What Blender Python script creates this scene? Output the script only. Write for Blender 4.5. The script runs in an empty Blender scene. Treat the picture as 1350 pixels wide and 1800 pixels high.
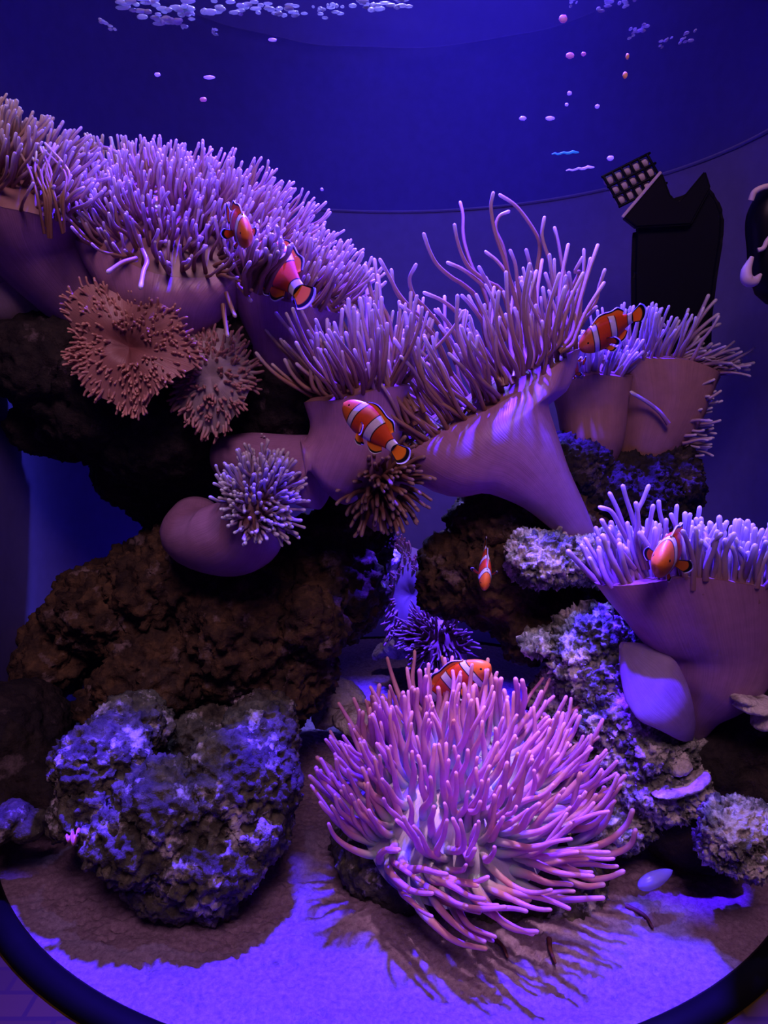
import bpy, math, random
import numpy as np
from mathutils import Vector, Matrix, Quaternion

random.seed(7)
rng = np.random.default_rng(11)
S = bpy.context.scene
COL = S.collection
PI = math.pi

# ---------------------------------------------------------------- camera
CAM = Vector((0.0, 0.0, 0.42))
PITCH = math.radians(8.7)
F = 1305.0
cd = bpy.data.cameras.new('camera')
cam = bpy.data.objects.new('camera', cd)
COL.objects.link(cam)
cam.location = CAM
cam.rotation_euler = (PI / 2 - PITCH, 0, 0)
cd.sensor_fit = 'VERTICAL'
cd.sensor_height = 36.0
cd.lens = F / 1800 * 36.0
cd.clip_start = 0.01
cd.clip_end = 50
S.camera = cam


def ray(px, py):
    u = (px - 675.0) / F
    v = (900.0 - py) / F
    return Vector((u, math.cos(PITCH) + v * math.sin(PITCH), v * math.cos(PITCH) - math.sin(PITCH)))


def at(px, py, Y):
    """the world point at distance Y into the tank that lies under photograph pixel (px, py)"""
    d = ray(px, py)
    return CAM + d * (Y / d.y)


def at_z(px, py, z):
    d = ray(px, py)
    return CAM + d * ((z - CAM.z) / d.z)


def m_per_px(Y):
    return Y / F


# ---------------------------------------------------------------- world and lamps
S.view_settings.view_transform = 'Standard'
S.view_settings.look = 'None'
S.view_settings.exposure = 0.0
S.view_settings.gamma = 1.0
S.view_settings.use_curve_mapping = False
W = bpy.data.worlds.new('haze_fill')
S.world = W
W.use_nodes = True
W.node_tree.nodes['Background'].inputs[0].default_value = (0.13, 0.05, 0.80, 1)  # violet-blue ambient added as fill, like haze in the water
W.node_tree.nodes['Background'].inputs[1].default_value = 0.05
S.cycles.use_denoising = True
S.cycles.max_bounces = 5
S.cycles.diffuse_bounces = 2
S.cycles.glossy_bounces = 2
S.cycles.transmission_bounces = 3
S.cycles.transparent_max_bounces = 6
S.cycles.caustics_reflective = False
S.cycles.caustics_refractive = False


def lamp(name, kind, loc, target, energy, color, size=0.1, size_y=None, spot=None, blend=0.5):
    ld = bpy.data.lights.new(name, kind)
    ld.energy = energy
    ld.color = color
    if kind == 'AREA':
        ld.size = size
        if size_y:
            ld.shape = 'RECTANGLE'
            ld.size_y = size_y
    else:
        ld.shadow_soft_size = size
    if kind == 'SPOT':
        ld.spot_size = math.radians(spot)
        ld.spot_blend = blend
    o = bpy.data.objects.new(name, ld)
    COL.objects.link(o)
    o.location = loc
    o.rotation_euler = (Vector(target) - Vector(loc)).to_track_quat('-Z', 'Y').to_euler()
    return o


lamp('actinic_lamp', 'SPOT', (0.02, 0.775, 1.42), (0.01, 0.54, 0.0), 1000, (0.055, 0.015, 1.0), 0.035, spot=43, blend=0.25)
lamp('reef_lamp', 'SPOT', (0.0, 1.17, 1.40), (-0.05, 0.67, 0.5), 260, (0.22, 0.21, 1.0), 0.05, spot=47, blend=0.6)
lamp('grow_lamp', 'SPOT', (0.12, 0.36, 1.30), (0.082, 0.58, 0.12), 150, (1.0, 0.60, 0.80), 0.05, spot=11.5, blend=1.0)
lamp('rock_fill_spot', 'SPOT', (-0.10, 0.46, 1.40), (-0.175, 0.60, 0.15), 26, (0.46, 0.42, 1.0), 0.03, spot=11, blend=0.7)  # added spot brightening the grey rock where the key is blocked
lamp('slope_fill_spot', 'SPOT', (0.02, 0.52, 1.42), (0.195, 0.60, 0.24), 85, (0.22, 0.18, 1.0), 0.03, spot=13, blend=0.6)  # extra narrow spot put in to lift the crusted slope
lamp('hall_lamp', 'AREA', (0.10, -0.60, 1.70), (0.0, 0.65, 0.45), 17, (0.95, 0.50, 0.76), 0.6)
lamp('wall_haze_spot', 'SPOT', (0.12, 0.90, 1.36), (0.12, 1.27, 0.86), 16.5, (0.12, 0.085, 1.0), 0.15, spot=68, blend=1.0)  # added blue wash on the back wall, standing for hazy water
lamp('foot_fill_spot', 'SPOT', (-0.20, 0.45, 1.40), (0.213, 0.58, 0.190), 620, (0.08, 0.012, 1.0), 0.02, spot=4.4, blend=0.5)  # invented tight spot that lights only the foot lobe
lamp('far_fill_spot', 'SPOT', (0.03, 0.88, 1.42), (0.045, 1.03, 0.25), 22, (1.0, 0.58, 0.85), 0.05, spot=9, blend=0.8)  # added pink spot to brighten the fringed anemone far back


# ---------------------------------------------------------------- helpers: noise, meshes
def _hash(i, j, k, s=0):
    n = (i * 374761393 + j * 668265263 + k * 2147483647 + s * 1274126177) & 0xFFFFFFFF
    n = ((n ^ (n >> 13)) * 1274126177) & 0xFFFFFFFF
    n = (n ^ (n >> 16)) & 0xFFFFFFFF
    return n.astype(np.float64) / 4294967295.0


def vnoise(p, seed=0):
    p = np.asarray(p, float)
    i = np.floor(p).astype(np.int64)
    f = p - i
    f = f * f * (3 - 2 * f)
    r = 0
    for dx in (0, 1):
        wx = f[:, 0] if dx else 1 - f[:, 0]
        for dy in (0, 1):
            wy = f[:, 1] if dy else 1 - f[:, 1]
            for dz in (0, 1):
                wz = f[:, 2] if dz else 1 - f[:, 2]
                r = r + wx * wy * wz * _hash(i[:, 0] + dx, i[:, 1] + dy, i[:, 2] + dz, seed)
    return r * 2 - 1


def fbm(p, octs=4, seed=0, gain=0.5):
    a, r, s = 1.0, 0, 0
    for o in range(octs):
        r = r + a * vnoise(p * (2.03 ** o) + o * 17.3, seed + o)
        s += a
        a *= gain
    return r / s


def worley(p, seed=0):
    i = np.floor(p).astype(np.int64)
    best = np.full(len(p), 9.0)
    for dx in (-1, 0, 1):
        for dy in (-1, 0, 1):
            for dz in (-1, 0, 1):
                c = i + np.array((dx, dy, dz))
                h = np.stack([_hash(c[:, 0], c[:, 1], c[:, 2], seed + q) for q in (1, 2, 3)], 1)
                best = np.minimum(best, ((c + h - p) ** 2).sum(1))
    return np.sqrt(best)


def mesh_from(name, verts, faces, attrs=None, smooth=True):
    me = bpy.data.meshes.new(name)
    me.from_pydata([tuple(v) for v in verts], [], faces)
    if attrs:
        for k, v in attrs.items():
            a = me.attributes.new(k, 'FLOAT', 'POINT')
            a.data.foreach_set('value', np.asarray(v, np.float32))
    if smooth:
        me.polygons.foreach_set('use_smooth', [True] * len(me.polygons))
    me.update()
    return me


def link(name, me, mat, parent=None, base=None):
    """one object; with a parent its mesh is brought into the parent's frame (base = the parent's place)"""
    if base is not None:
        me.transform(Matrix.Translation(-Vector(base)))
    o = bpy.data.objects.new(name, me)
    if mat:
        me.materials.append(mat)
    COL.objects.link(o)
    if parent:
        o.parent = parent
    elif base is not None:
        o.location = base
    return o


def tag(o, label=None, cat=None, group=None, kind=None):
    if label:
        o['label'] = label
    if cat:
        o['category'] = cat
    if group:
        o['group'] = group
    if kind:
        o['kind'] = kind
    return o


def empty(name, loc, label, cat, group=None):
    o = bpy.data.objects.new(name, None)
    o.empty_display_size = 0.01
    COL.objects.link(o)
    o.location = loc
    return tag(o, label, cat, group)


def nrm(v):
    v = np.asarray(v, float)
    return v / (np.linalg.norm(v) + 1e-12)


def smooth_path(pts, n):
    """Catmull-Rom through pts, n samples"""
    P = np.array([tuple(p) for p in pts], float)
    P = np.vstack([2 * P[0] - P[1], P, 2 * P[-1] - P[-2]])
    m = len(P) - 3
    out = []
    for q in np.linspace(0, m - 1e-6, n):
        k = int(q)
        t = q - k
        p0, p1, p2, p3 = P[k:k + 4]
        out.append(0.5 * (2 * p1 + (p2 - p0) * t + (2 * p0 - 5 * p1 + 4 * p2 - p3) * t * t + (3 * p1 - p0 - 3 * p2 + p3) * t ** 3))
    return np.array(out)


def tube(path, radii, sides=7):
    """tube with rounded tip: verts, faces, along"""
    P = np.asarray(path, float)
    R = np.asarray(radii, float)
    T = np.gradient(P, axis=0)
    T /= np.linalg.norm(T, axis=1)[:, None] + 1e-12
    # rounded tip
    r = R[-1]
    ext, er = [], []
    for a in (0.5, 0.85):
        ext.append(P[-1] + T[-1] * r * math.sin(a * PI / 2))
        er.append(r * math.cos(a * PI / 2))
    P2 = np.vstack([P, ext])
    R2 = np.concatenate([R, er])
    T2 = np.vstack([T, T[-1], T[-1]])
    u = nrm(np.cross(T2[0], (0.3, 0.9, 0.2)))
    n = len(P2)
    along = np.concatenate([np.linspace(0, 1, len(P)), [1, 1]])
    ang = np.linspace(0, 2 * PI, sides, endpoint=False)
    ca, sa = np.cos(ang)[:, None], np.sin(ang)[:, None]
    V = np.empty((n * sides + 1, 3))
    for i in range(n):
        u = nrm(u - T2[i] * np.dot(u, T2[i]))
        w = np.cross(T2[i], u)
        V[i * sides:(i + 1) * sides] = P2[i] + R2[i] * (ca * u + sa * w)
    V[-1] = P2[-1] + T2[-1] * r * 0.15
    faces = []
    for i in range(n - 1):
        for j in range(sides):
            k = (j + 1) % sides
            faces.append((i * sides + j, i * sides + k, (i + 1) * sides + k, (i + 1) * sides + j))
    top = (n - 1) * sides
    for j in range(sides):
        faces.append((top + j, top + (j + 1) % sides, n * sides))
    A = np.concatenate([np.repeat(along, sides), [1.0]])
    return V, faces, A


# ---------------------------------------------------------------- materials
def mat_new(name):
    m = bpy.data.materials.new(name)
    m.use_nodes = True
    nt = m.node_tree
    nt.nodes.clear()
    return m, nt, nt.nodes, nt.links


def attr(nt, name):
    n = nt.nodes.new('ShaderNodeAttribute')
    n.attribute_name = name
    return n.outputs['Fac']


def ramp(nt, fac, stops, interp='LINEAR'):
    r = nt.nodes.new('ShaderNodeValToRGB')
    r.color_ramp.interpolation = interp
    el = r.color_ramp.elements
    while len(el) > 1:
        el.remove(el[-1])
    el[0].position = stops[0][0]
    el[0].color = (*stops[0][1], 1)
    for p, c in stops[1:]:
        e = el.new(p)
        e.color = (*c, 1)
    nt.links.new(fac, r.inputs[0])
    return r.outputs[0]


def noise_tex(nt, scale, detail=4, rough=0.55, coord=None):
    t = nt.nodes.new('ShaderNodeTexNoise')
    t.inputs['Scale'].default_value = scale
    t.inputs['Detail'].default_value = detail
    t.inputs['Roughness'].default_value = rough
    if coord is None:
        g = nt.nodes.new('ShaderNodeNewGeometry')
        coord = g.outputs['Position']
    nt.links.new(coord, t.inputs['Vector'])
    return t.outputs['Fac']


def mixc(nt, fac, a, b, mode='MIX'):
    m = nt.nodes.new('ShaderNodeMix')
    m.data_type = 'RGBA'
    m.blend_type = mode
    for sock, v in ((m.inputs[0], fac), (m.inputs[6], a), (m.inputs[7], b)):
        if hasattr(v, 'is_linked'):
            nt.links.new(v, sock)
        elif isinstance(v, (int, float)):
            sock.default_value = v
        else:
            sock.default_value = (*v, 1)
    return m.outputs[2]


def principled(nt, color, rough=0.6, spec=0.3, bump=None, bump_str=0.4, bump_dist=0.002, **kw):
    b = nt.nodes.new('ShaderNodeBsdfPrincipled')
    if hasattr(color, 'is_linked'):
        nt.links.new(color, b.inputs['Base Color'])
    else:
        b.inputs['Base Color'].default_value = (*color, 1)
    b.inputs['Roughness'].default_value = rough
    b.inputs['Specular IOR Level'].default_value = spec
    for k, v in kw.items():
        b.inputs[k.replace('_', ' ')].default_value = v
    if bump is not None:
        n = nt.nodes.new('ShaderNodeBump')
        n.inputs['Strength'].default_value = bump_str
        n.inputs['Distance'].default_value = bump_dist
        nt.links.new(bump, n.inputs['Height'])
        nt.links.new(n.outputs[0], b.inputs['Normal'])
    return b


def out(nt, sh):
    o = nt.nodes.new('ShaderNodeOutputMaterial')
    nt.links.new(sh, o.inputs[0])


def flesh(name, stops, rough=0.36, spec=0.45, trans=0.22, a='along', streak=0.0):
    """soft translucent anemone tissue, its colour running along an attribute"""
    m, nt, N, L = mat_new(name)
    c = ramp(nt, attr(nt, a), stops)
    var = noise_tex(nt, 90, 3)
    c = mixc(nt, 0.35, c, ramp(nt, var, [(0.3, (0.55, 0.5, 0.5)), (0.7, (1, 1, 1))]), 'MULTIPLY')
    bump = None
    if streak:
        t = N.new('ShaderNodeTexNoise')
        t.inputs['Scale'].default_value = 1.0
        t.inputs['Detail'].default_value = 3
        cx = N.new('ShaderNodeCombineXYZ')
        ma = N.new('ShaderNodeMath')
        ma.operation = 'MULTIPLY'
        ma.inputs[1].default_value = 130
        L.new(attr(nt, 'around'), ma.inputs[0])
        mb = N.new('ShaderNodeMath')
        mb.operation = 'MULTIPLY'
        mb.inputs[1].default_value = 2.5
        L.new(attr(nt, a), mb.inputs[0])
        L.new(ma.outputs[0], cx.inputs[0])
        L.new(mb.outputs[0], cx.inputs[1])
        L.new(cx.outputs[0], t.inputs['Vector'])
        bump = t.outputs['Fac']
        c = mixc(nt, streak, c, ramp(nt, t.outputs['Fac'], [(0.35, (0.6, 0.55, 0.55)), (0.65, (1, 1, 1))]), 'MULTIPLY')
    p = principled(nt, c, rough, spec, bump, 0.25, 0.0015)
    tr = N.new('ShaderNodeBsdfTranslucent')
    L.new(c, tr.inputs[0])
    mx = N.new('ShaderNodeMixShader')
    mx.inputs[0].default_value = trans
    L.new(p.outputs[0], mx.inputs[1])
    L.new(tr.outputs[0], mx.inputs[2])
    out(nt, mx.outputs[0])
    return m


def rock_mat(name, dark, mid, light, crust, crust_amt=0.5, scale=45):
    m, nt, N, L = mat_new(name)
    n1 = noise_tex(nt, scale, 6, 0.62)
    n2 = noise_tex(nt, scale * 3.7, 5, 0.6)
    n3 = noise_tex(nt, scale * 0.55, 5, 0.65)
    c = ramp(nt, n1, [(0.30, dark), (0.48, mid), (0.68, light)])
    c = mixc(nt, 0.55, c, ramp(nt, n2, [(0.35, (0.35, 0.32, 0.3)), (0.65, (1.0, 1.0, 1.0))]), 'MULTIPLY')
    k = ramp(nt, n3, [(0.62 - 0.3 * crust_amt, (0, 0, 0)), (0.70 - 0.25 * crust_amt, (1, 1, 1))])
    c = mixc(nt, k, c, mixc(nt, 0.5, crust, ramp(nt, n2, [(0.3, tuple(x * 0.35 for x in crust)), (0.7, crust)])))
    p = principled(nt, c, 0.8, 0.25, n2, 0.7, 0.004)
    out(nt, p.outputs[0])
    return m


def plain(name, color, rough=0.5, spec=0.4, **kw):
    m, nt, N, L = mat_new(name)
    v = noise_tex(nt, 60, 3)
    c = mixc(nt, 0.3, color, ramp(nt, v, [(0.3, (0.6, 0.6, 0.6)), (0.7, (1, 1, 1))]), 'MULTIPLY')
    out(nt, principled(nt, c, rough, spec, **kw).outputs[0])
    return m


M = {}
M['rock_brown'] = rock_mat('brown_reef_rock', (0.012, 0.007, 0.004), (0.050, 0.030, 0.013), (0.13, 0.075, 0.028), (0.20, 0.15, 0.13), 0.12)
M['rock_dark'] = rock_mat('dark_reef_rock', (0.006, 0.0045, 0.0045), (0.016, 0.012, 0.010), (0.036, 0.026, 0.020), (0.12, 0.09, 0.09), 0.05)
M['rock_grey'] = rock_mat('grey_reef_rock', (0.018, 0.015, 0.011), (0.068, 0.064, 0.042), (0.16, 0.15, 0.09), (0.55, 0.50, 0.48), 0.22, 60)
M['rock_crust'] = rock_mat('crusted_reef_rock', (0.03, 0.035, 0.03), (0.13, 0.14, 0.11), (0.40, 0.42, 0.34), (0.78, 0.74, 0.66), 0.5, 75)
M['rock_pale'] = rock_mat('pale_reef_rock', (0.16, 0.13, 0.12), (0.38, 0.33, 0.30), (0.6, 0.55, 0.5), (0.75, 0.7, 0.66), 0.7, 80)

TAN = [(0.0, (0.30, 0.14, 0.085)), (0.55, (0.50, 0.29, 0.17)), (0.85, (0.64, 0.46, 0.34)), (1.0, (0.90, 0.80, 0.70))]
M['tan_tentacle'] = flesh('tan_tentacle', TAN)
M['blue_tentacle'] = flesh('lavender_tentacle', [(0, (0.34, 0.17, 0.20)), (0.5, (0.45, 0.30, 0.42)), (0.85, (0.55, 0.45, 0.60)), (1, (0.8, 0.75, 0.8))])
M['brown_tentacle'] = flesh('brown_tentacle', [(0, (0.16, 0.07, 0.05)), (0.7, (0.24, 0.11, 0.08)), (1, (0.42, 0.27, 0.22))])
M['pink_tentacle'] = flesh('pink_tentacle', [(0, (0.50, 0.68, 0.62)), (0.18, (0.66, 0.55, 0.60)), (0.40, (0.78, 0.36, 0.50)), (0.85, (0.82, 0.36, 0.50)), (1, (0.95, 0.52, 0.50))], trans=0.4)
M['rose_tentacle'] = flesh('rose_tentacle', [(0, (0.50, 0.30, 0.28)), (0.6, (0.62, 0.28, 0.24)), (1, (0.85, 0.48, 0.34))])
M['ash_tentacle'] = flesh('ashen_pink_tentacle', [(0, (0.55, 0.46, 0.45)), (0.5, (0.58, 0.36, 0.34)), (1, (0.60, 0.30, 0.26))])
M['stalk_mauve'] = flesh('mauve_stalk', [(0, (0.44, 0.24, 0.40)), (0.6, (0.52, 0.26, 0.46)), (1, (0.56, 0.28, 0.42))], trans=0.25, streak=0.35)
M['stalk_tan'] = flesh('tan_stalk', [(0, (0.34, 0.17, 0.14)), (1, (0.50, 0.27, 0.20))], trans=0.25, streak=0.3)
M['stalk_pale'] = flesh('pale_stalk', [(0, (0.5, 0.36, 0.42)), (1, (0.62, 0.45, 0.50))], trans=0.3, streak=0.25)
M['foot_violet'] = flesh('thin_violet_foot', [(0, (0.50, 0.36, 0.55)), (1, (0.58, 0.42, 0.62))], trans=0.6, streak=0.4)
M['disc_tan'] = flesh('tan_oral_disc', [(0, (0.30, 0.14, 0.12)), (1, (0.34, 0.17, 0.14))], trans=0.2)
M['disc_rose'] = flesh('rose_oral_disc', [(0, (0.30, 0.10, 0.09)), (0.6, (0.50, 0.24, 0.20)), (1, (0.58, 0.30, 0.26))], trans=0.2, streak=0.4)
M['disc_ash'] = flesh('ashen_oral_disc', [(0, (0.42, 0.34, 0.38)), (1, (0.55, 0.46, 0.44))], trans=0.2, streak=0.4)
M['disc_pink'] = flesh('pink_oral_disc', [(0, (0.55, 0.30, 0.38)), (0.4, (0.62, 0.5, 0.62)), (1, (0.52, 0.50, 0.55))], trans=0.25, streak=0.3)

# ---------------------------------------------------------------- the setting
TC = Vector((0.012, 0.838, 0.0))
TR = 0.426
WATER_Z = 0.97


def ring_strip(name, prof, a0, a1, n, mat, kind='structure', bumpfn=None):
    """a profile of (radius, z) swept about the tank's axis from angle a0 to a1 (degrees from +Y)"""
    V, Fc = [], []
    k = len(prof)
    for i in range(n + 1):
        a = math.radians(a0 + (a1 - a0) * i / n)
        for r, z in prof:
            V.append((TC.x + r * math.sin(a), TC.y + r * math.cos(a), z))
    for i in range(n):
        for j in range(k - 1):
            Fc.append((i * k + j, (i + 1) * k + j, (i + 1) * k + j + 1, i * k + j + 1))
    me = mesh_from(name, V, Fc)
    o = link(name, me, mat)
    o['kind'] = kind
    return o


# sand bed
m, nt, N, L = mat_new('coral_sand')
g1 = noise_tex(nt, 260, 5, 0.6)
g2 = noise_tex(nt, 900, 3, 0.6)
c = ramp(nt, g1, [(0.25, (0.14, 0.085, 0.13)), (0.5, (0.24, 0.165, 0.225)), (0.75, (0.32, 0.24, 0.30))])
c = mixc(nt, 0.5, c, ramp(nt, g2, [(0.3, (0.55, 0.5, 0.5)), (0.65, (1, 1, 1))]), 'MULTIPLY')
out(nt, principled(nt, c, 0.85, 0.15, g2, 0.5, 0.0015).outputs[0])
M['sand'] = m
nr, na = 260, 1000
rr = np.concatenate([[0.0], np.linspace(0.004, TR, nr)])
V = [(TC.x, TC.y, 0.0)]
ang = np.linspace(0, 2 * PI, na, endpoint=False)
P = np.stack([np.outer(rr[1:], np.sin(ang)).ravel() + TC.x, np.outer(rr[1:], np.cos(ang)).ravel() + TC.y, np.zeros(nr * na)], 1)
edge = np.clip((TR - np.repeat(rr[1:], na)) / 0.03, 0, 1)
h = 0.010 * fbm(P * 9, 3, 3) + 0.0035 * fbm(P * 45, 3, 5)
q = P * np.array((100, 175, 1))
pit = np.clip(0.42 - worley(q, 4), 0, 1) * np.clip(fbm(P * 25, 3, 9) * 2.2 + 0.45, 0, 1)
h = h - 0.020 * pit + 0.0016 * fbm(P * 260, 2, 8)
P[:, 2] = h * (0.25 + 0.75 * edge)
V = np.vstack([[(TC.x, TC.y, 0.0)], P])
Fc = [(0, 1 + j, 1 + (j + 1) % na) for j in range(na)]
for i in range(nr - 1):
    a, b = 1 + i * na, 1 + (i + 1) * na
    Fc += [(a + j, b + j, b + (j + 1) % na, a + (j + 1) % na) for j in range(na)]
o = link('floor', mesh_from('floor', V, Fc), M['sand'])
o['kind'] = 'structure'

# back wall of the tank: blue panel above a slightly thicker band whose ledge shows as a pale line
M['wall_up'] = plain('haze_blue_wall', (0.07, 0.06, 0.42), 0.6, 0.2)  # blue stands for the hazy water in front of the wall
M['wall_low'] = plain('haze_blue_band', (0.13, 0.11, 0.40), 0.6, 0.2)  # paler blue: water haze put into the colour
RING_Z = 0.42 + 0.30
ring_strip('wall_back', [(TR + 0.012, RING_Z - 0.01), (TR + 0.012, WATER_Z + 0.12)], -112, 112, 120, M['wall_up'])
ring_strip('wall_rear', [(TR + 0.001, -0.02), (TR + 0.001, RING_Z - 0.004), (TR + 0.003, RING_Z), (TR + 0.013, RING_Z)], -112, 112, 120, M['wall_low'])

M['ledge'] = plain('pale_ledge', (0.17, 0.15, 0.48), 0.5, 0.3)
ring_strip('trim_2', [(TR + 0.0005, RING_Z - 0.003), (TR - 0.001, RING_Z - 0.001), (TR - 0.001, RING_Z + 0.001), (TR + 0.012, RING_Z + 0.002)], -112, 112, 140, M['ledge'])

# clear acrylic front pane
m, nt, N, L = mat_new('clear_acrylic')
tr = N.new('ShaderNodeBsdfTransparent')
tr.inputs[0].default_value = (0.97, 0.97, 1, 1)
gl = N.new('ShaderNodeBsdfGlossy')
gl.inputs['Roughness'].default_value = 0.03
mx = N.new('ShaderNodeMixShader')
lw = N.new('ShaderNodeLayerWeight')
lw.inputs[0].default_value = 0.5
pw = N.new('ShaderNodeMath')
pw.operation = 'POWER'
pw.inputs[1].default_value = 5.0
L.new(lw.outputs['Facing'], pw.inputs[0])
sc_ = N.new('ShaderNodeMath')
sc_.operation = 'MULTIPLY_ADD'
sc_.inputs[1].default_value = 0.15
sc_.inputs[2].default_value = 0.015
L.new(pw.outputs[0], sc_.inputs[0])
L.new(sc_.outputs[0], mx.inputs[0])
L.new(tr.outputs[0], mx.inputs[1])
L.new(gl.outputs[0], mx.inputs[2])
out(nt, mx.outputs[0])
M['acrylic'] = m
ring_strip('window_1', [(TR + 0.004, -0.005), (TR + 0.004, WATER_Z + 0.12)], 112, 248, 90, M['acrylic'])

# black seat of the pane and the tiled ledge around the tank
M['black'] = plain('black_rubber', (0.003, 0.003, 0.003), 0.6, 0.08)
ring_strip('trim_1', [(TR - 0.001, -0.03), (TR - 0.001, 0.002), (TR + 0.003, 0.006), (TR + 0.016, 0.006), (TR + 0.020, 0.001), (TR + 0.020, -0.03)], 0, 360, 160, M['black'])
m, nt, N, L = mat_new('brown_ledge_tiles')
bk = N.new('ShaderNodeTexBrick')
bk.offset = 0.5
g = N.new('ShaderNodeNewGeometry')
L.new(g.outputs['Position'], bk.inputs['Vector'])
bk.inputs['Scale'].default_value = 11
bk.inputs['Color1'].default_value = (0.035, 0.022, 0.001, 1)
bk.inputs['Color2'].default_value = (0.06, 0.036, 0.0015, 1)
bk.inputs['Mortar'].default_value = (0.03, 0.016, 0.002, 1)
bk.inputs['Mortar Size'].default_value = 0.02
out(nt, principled(nt, bk.outputs[0], 0.5, 0.4, bk.outputs[1], -0.4, 0.002).outputs[0])
M['tiles'] = m
ring_strip('floor_ledge', [(TR + 0.020, -0.004), (TR + 0.32, -0.004), (TR + 0.32, -0.05)], 100, 260, 120, M['tiles'])

# water surface seen from below
m, nt, N, L = mat_new('water_surface')
tr = N.new('ShaderNodeBsdfTransparent')
tr.inputs[0].default_value = (0.85, 0.87, 1, 1)
gl = N.new('ShaderNodeBsdfGlossy')
gl.inputs['Roughness'].default_value = 0.12
gl.inputs[0].default_value = (0.8, 0.8, 1, 1)
bp = N.new('ShaderNodeBump')
bp.inputs['Strength'].default_value = 0.3
bp.inputs['Distance'].default_value = 0.01
L.new(noise_tex(nt, 22, 3), bp.inputs['Height'])
L.new(bp.outputs[0], gl.inputs['Normal'])
mx = N.new('ShaderNodeMixShader')
fr = N.new('ShaderNodeLayerWeight')
fr.inputs[0].default_value = 0.55
L.new(fr.outputs['Facing'], mx.inputs[0])
L.new(tr.outputs[0], mx.inputs[1])
L.new(gl.outputs[0], mx.inputs[2])
out(nt, mx.outputs[0])
V = [(TC.x, TC.y, WATER_Z)]
Fc = []
na, nr = 96, 30
for i in range(1, nr + 1):
    for j in range(na):
        a = 2 * PI * j / na
        r = (TR + 0.0118) * i / nr
        x, y = TC.x + r * math.sin(a), TC.y + r * math.cos(a)
        V.append((x, y, WATER_Z + 0.0015 * math.sin(38 * x + 17 * y) + 0.001 * math.sin(61 * y - 23 * x)))
Fc += [(0, 1 + j, 1 + (j + 1) % na) for j in range(na)]
for i in range(nr - 1):
    a, b = 1 + i * na, 1 + (i + 1) * na
    Fc += [(a + j, b + j, b + (j + 1) % na, a + (j + 1) % na) for j in range(na)]
tag(link('water_surface', mesh_from('water_surface', V, Fc), m), kind='structure')


# ---------------------------------------------------------------- rocks
def rock(name, label, lumps, mat, vox=0.0028, amp=0.012, freq=28, fine=0.004, knob=0.0, pits=0.0, seed=0, group=None, cat='rock'):
    """lumps: (px, py, Y, rx, ry, rz) ellipsoids in metres, fused and weathered into one stone"""
    import bmesh
    bm = bmesh.new()
    for (px, py, Y, rx, ry, rz) in lumps:
        c = at(px, py, Y)
        mt = Matrix.Translation(c) @ Matrix.Rotation((px * 0.7 + py) % 1.2 - 0.6, 4, 'Y') @ Matrix.Diagonal((rx, ry, rz, 1))
        bmesh.ops.create_icosphere(bm, subdivisions=4, radius=1.0, matrix=mt)
    me = bpy.data.meshes.new(name)
    bm.to_mesh(me)
    bm.free()
    tmp = bpy.data.objects.new('tmp', me)
    COL.objects.link(tmp)
    md = tmp.modifiers.new('r', 'REMESH')
    md.mode = 'VOXEL'
    md.voxel_size = vox
    dg = bpy.context.evaluated_depsgraph_get()
    ev = tmp.evaluated_get(dg)
    me2 = bpy.data.meshes.new_from_object(ev)
    bpy.data.objects.remove(tmp)
    n = len(me2.vertices)
    P = np.empty(n * 3)
    me2.vertices.foreach_get('co', P)
    P = P.reshape(-1, 3)

    def normals():
        Nn = np.empty(n * 3)
        me2.vertices.foreach_get('normal', Nn)
        return Nn.reshape(-1, 3)
    s = np.array((seed * 3.1, seed * 1.7, seed * 2.3))
    big = fbm(P * freq * 0.5 + s, 3, seed) * amp * 1.2 + (1 - 2 * np.abs(fbm(P * freq + s, 3, seed + 20))) * amp * 0.5
    P2 = P + normals() * big[:, None]
    me2.vertices.foreach_set('co', P2.ravel())
    me2.update()
    P = P2
    d = fine * fbm(P * freq * 4 + s, 4, seed + 5, 0.65)
    if knob:
        w = worley(P * freq * 3.2 + s, seed)
        d = d + knob * (0.55 - np.clip(w, 0, 0.9)) * (0.6 + 0.6 * vnoise(P * freq * 0.9, seed + 31))
        w2 = worley(P * freq * 7.5 + s, seed + 3)
        d = d + knob * 0.5 * (0.5 - np.clip(w2, 0, 0.8))
    if pits:
        w = worley(P * freq * 2.2 + s * 2, seed + 7)
        d = d - pits * np.clip(0.48 - w, 0, 1) * 2.2 * np.clip(0.6 + vnoise(P * freq, seed + 40), 0, 1)
    P2 = P + normals() * d[:, None]
    P2[:, 2] = np.maximum(P2[:, 2], -0.012)
    me2.vertices.foreach_set('co', P2.ravel())
    me2.polygons.foreach_set('use_smooth', [True] * len(me2.polygons))
    me2.name = name
    me2.materials.clear()
    base = Vector((P2[:, 0].mean(), P2[:, 1].mean(), P2[:, 2].min()))
    me2.update()
    o = link(name, me2, mat, None, base)
    return tag(o, label, cat, group)


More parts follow.
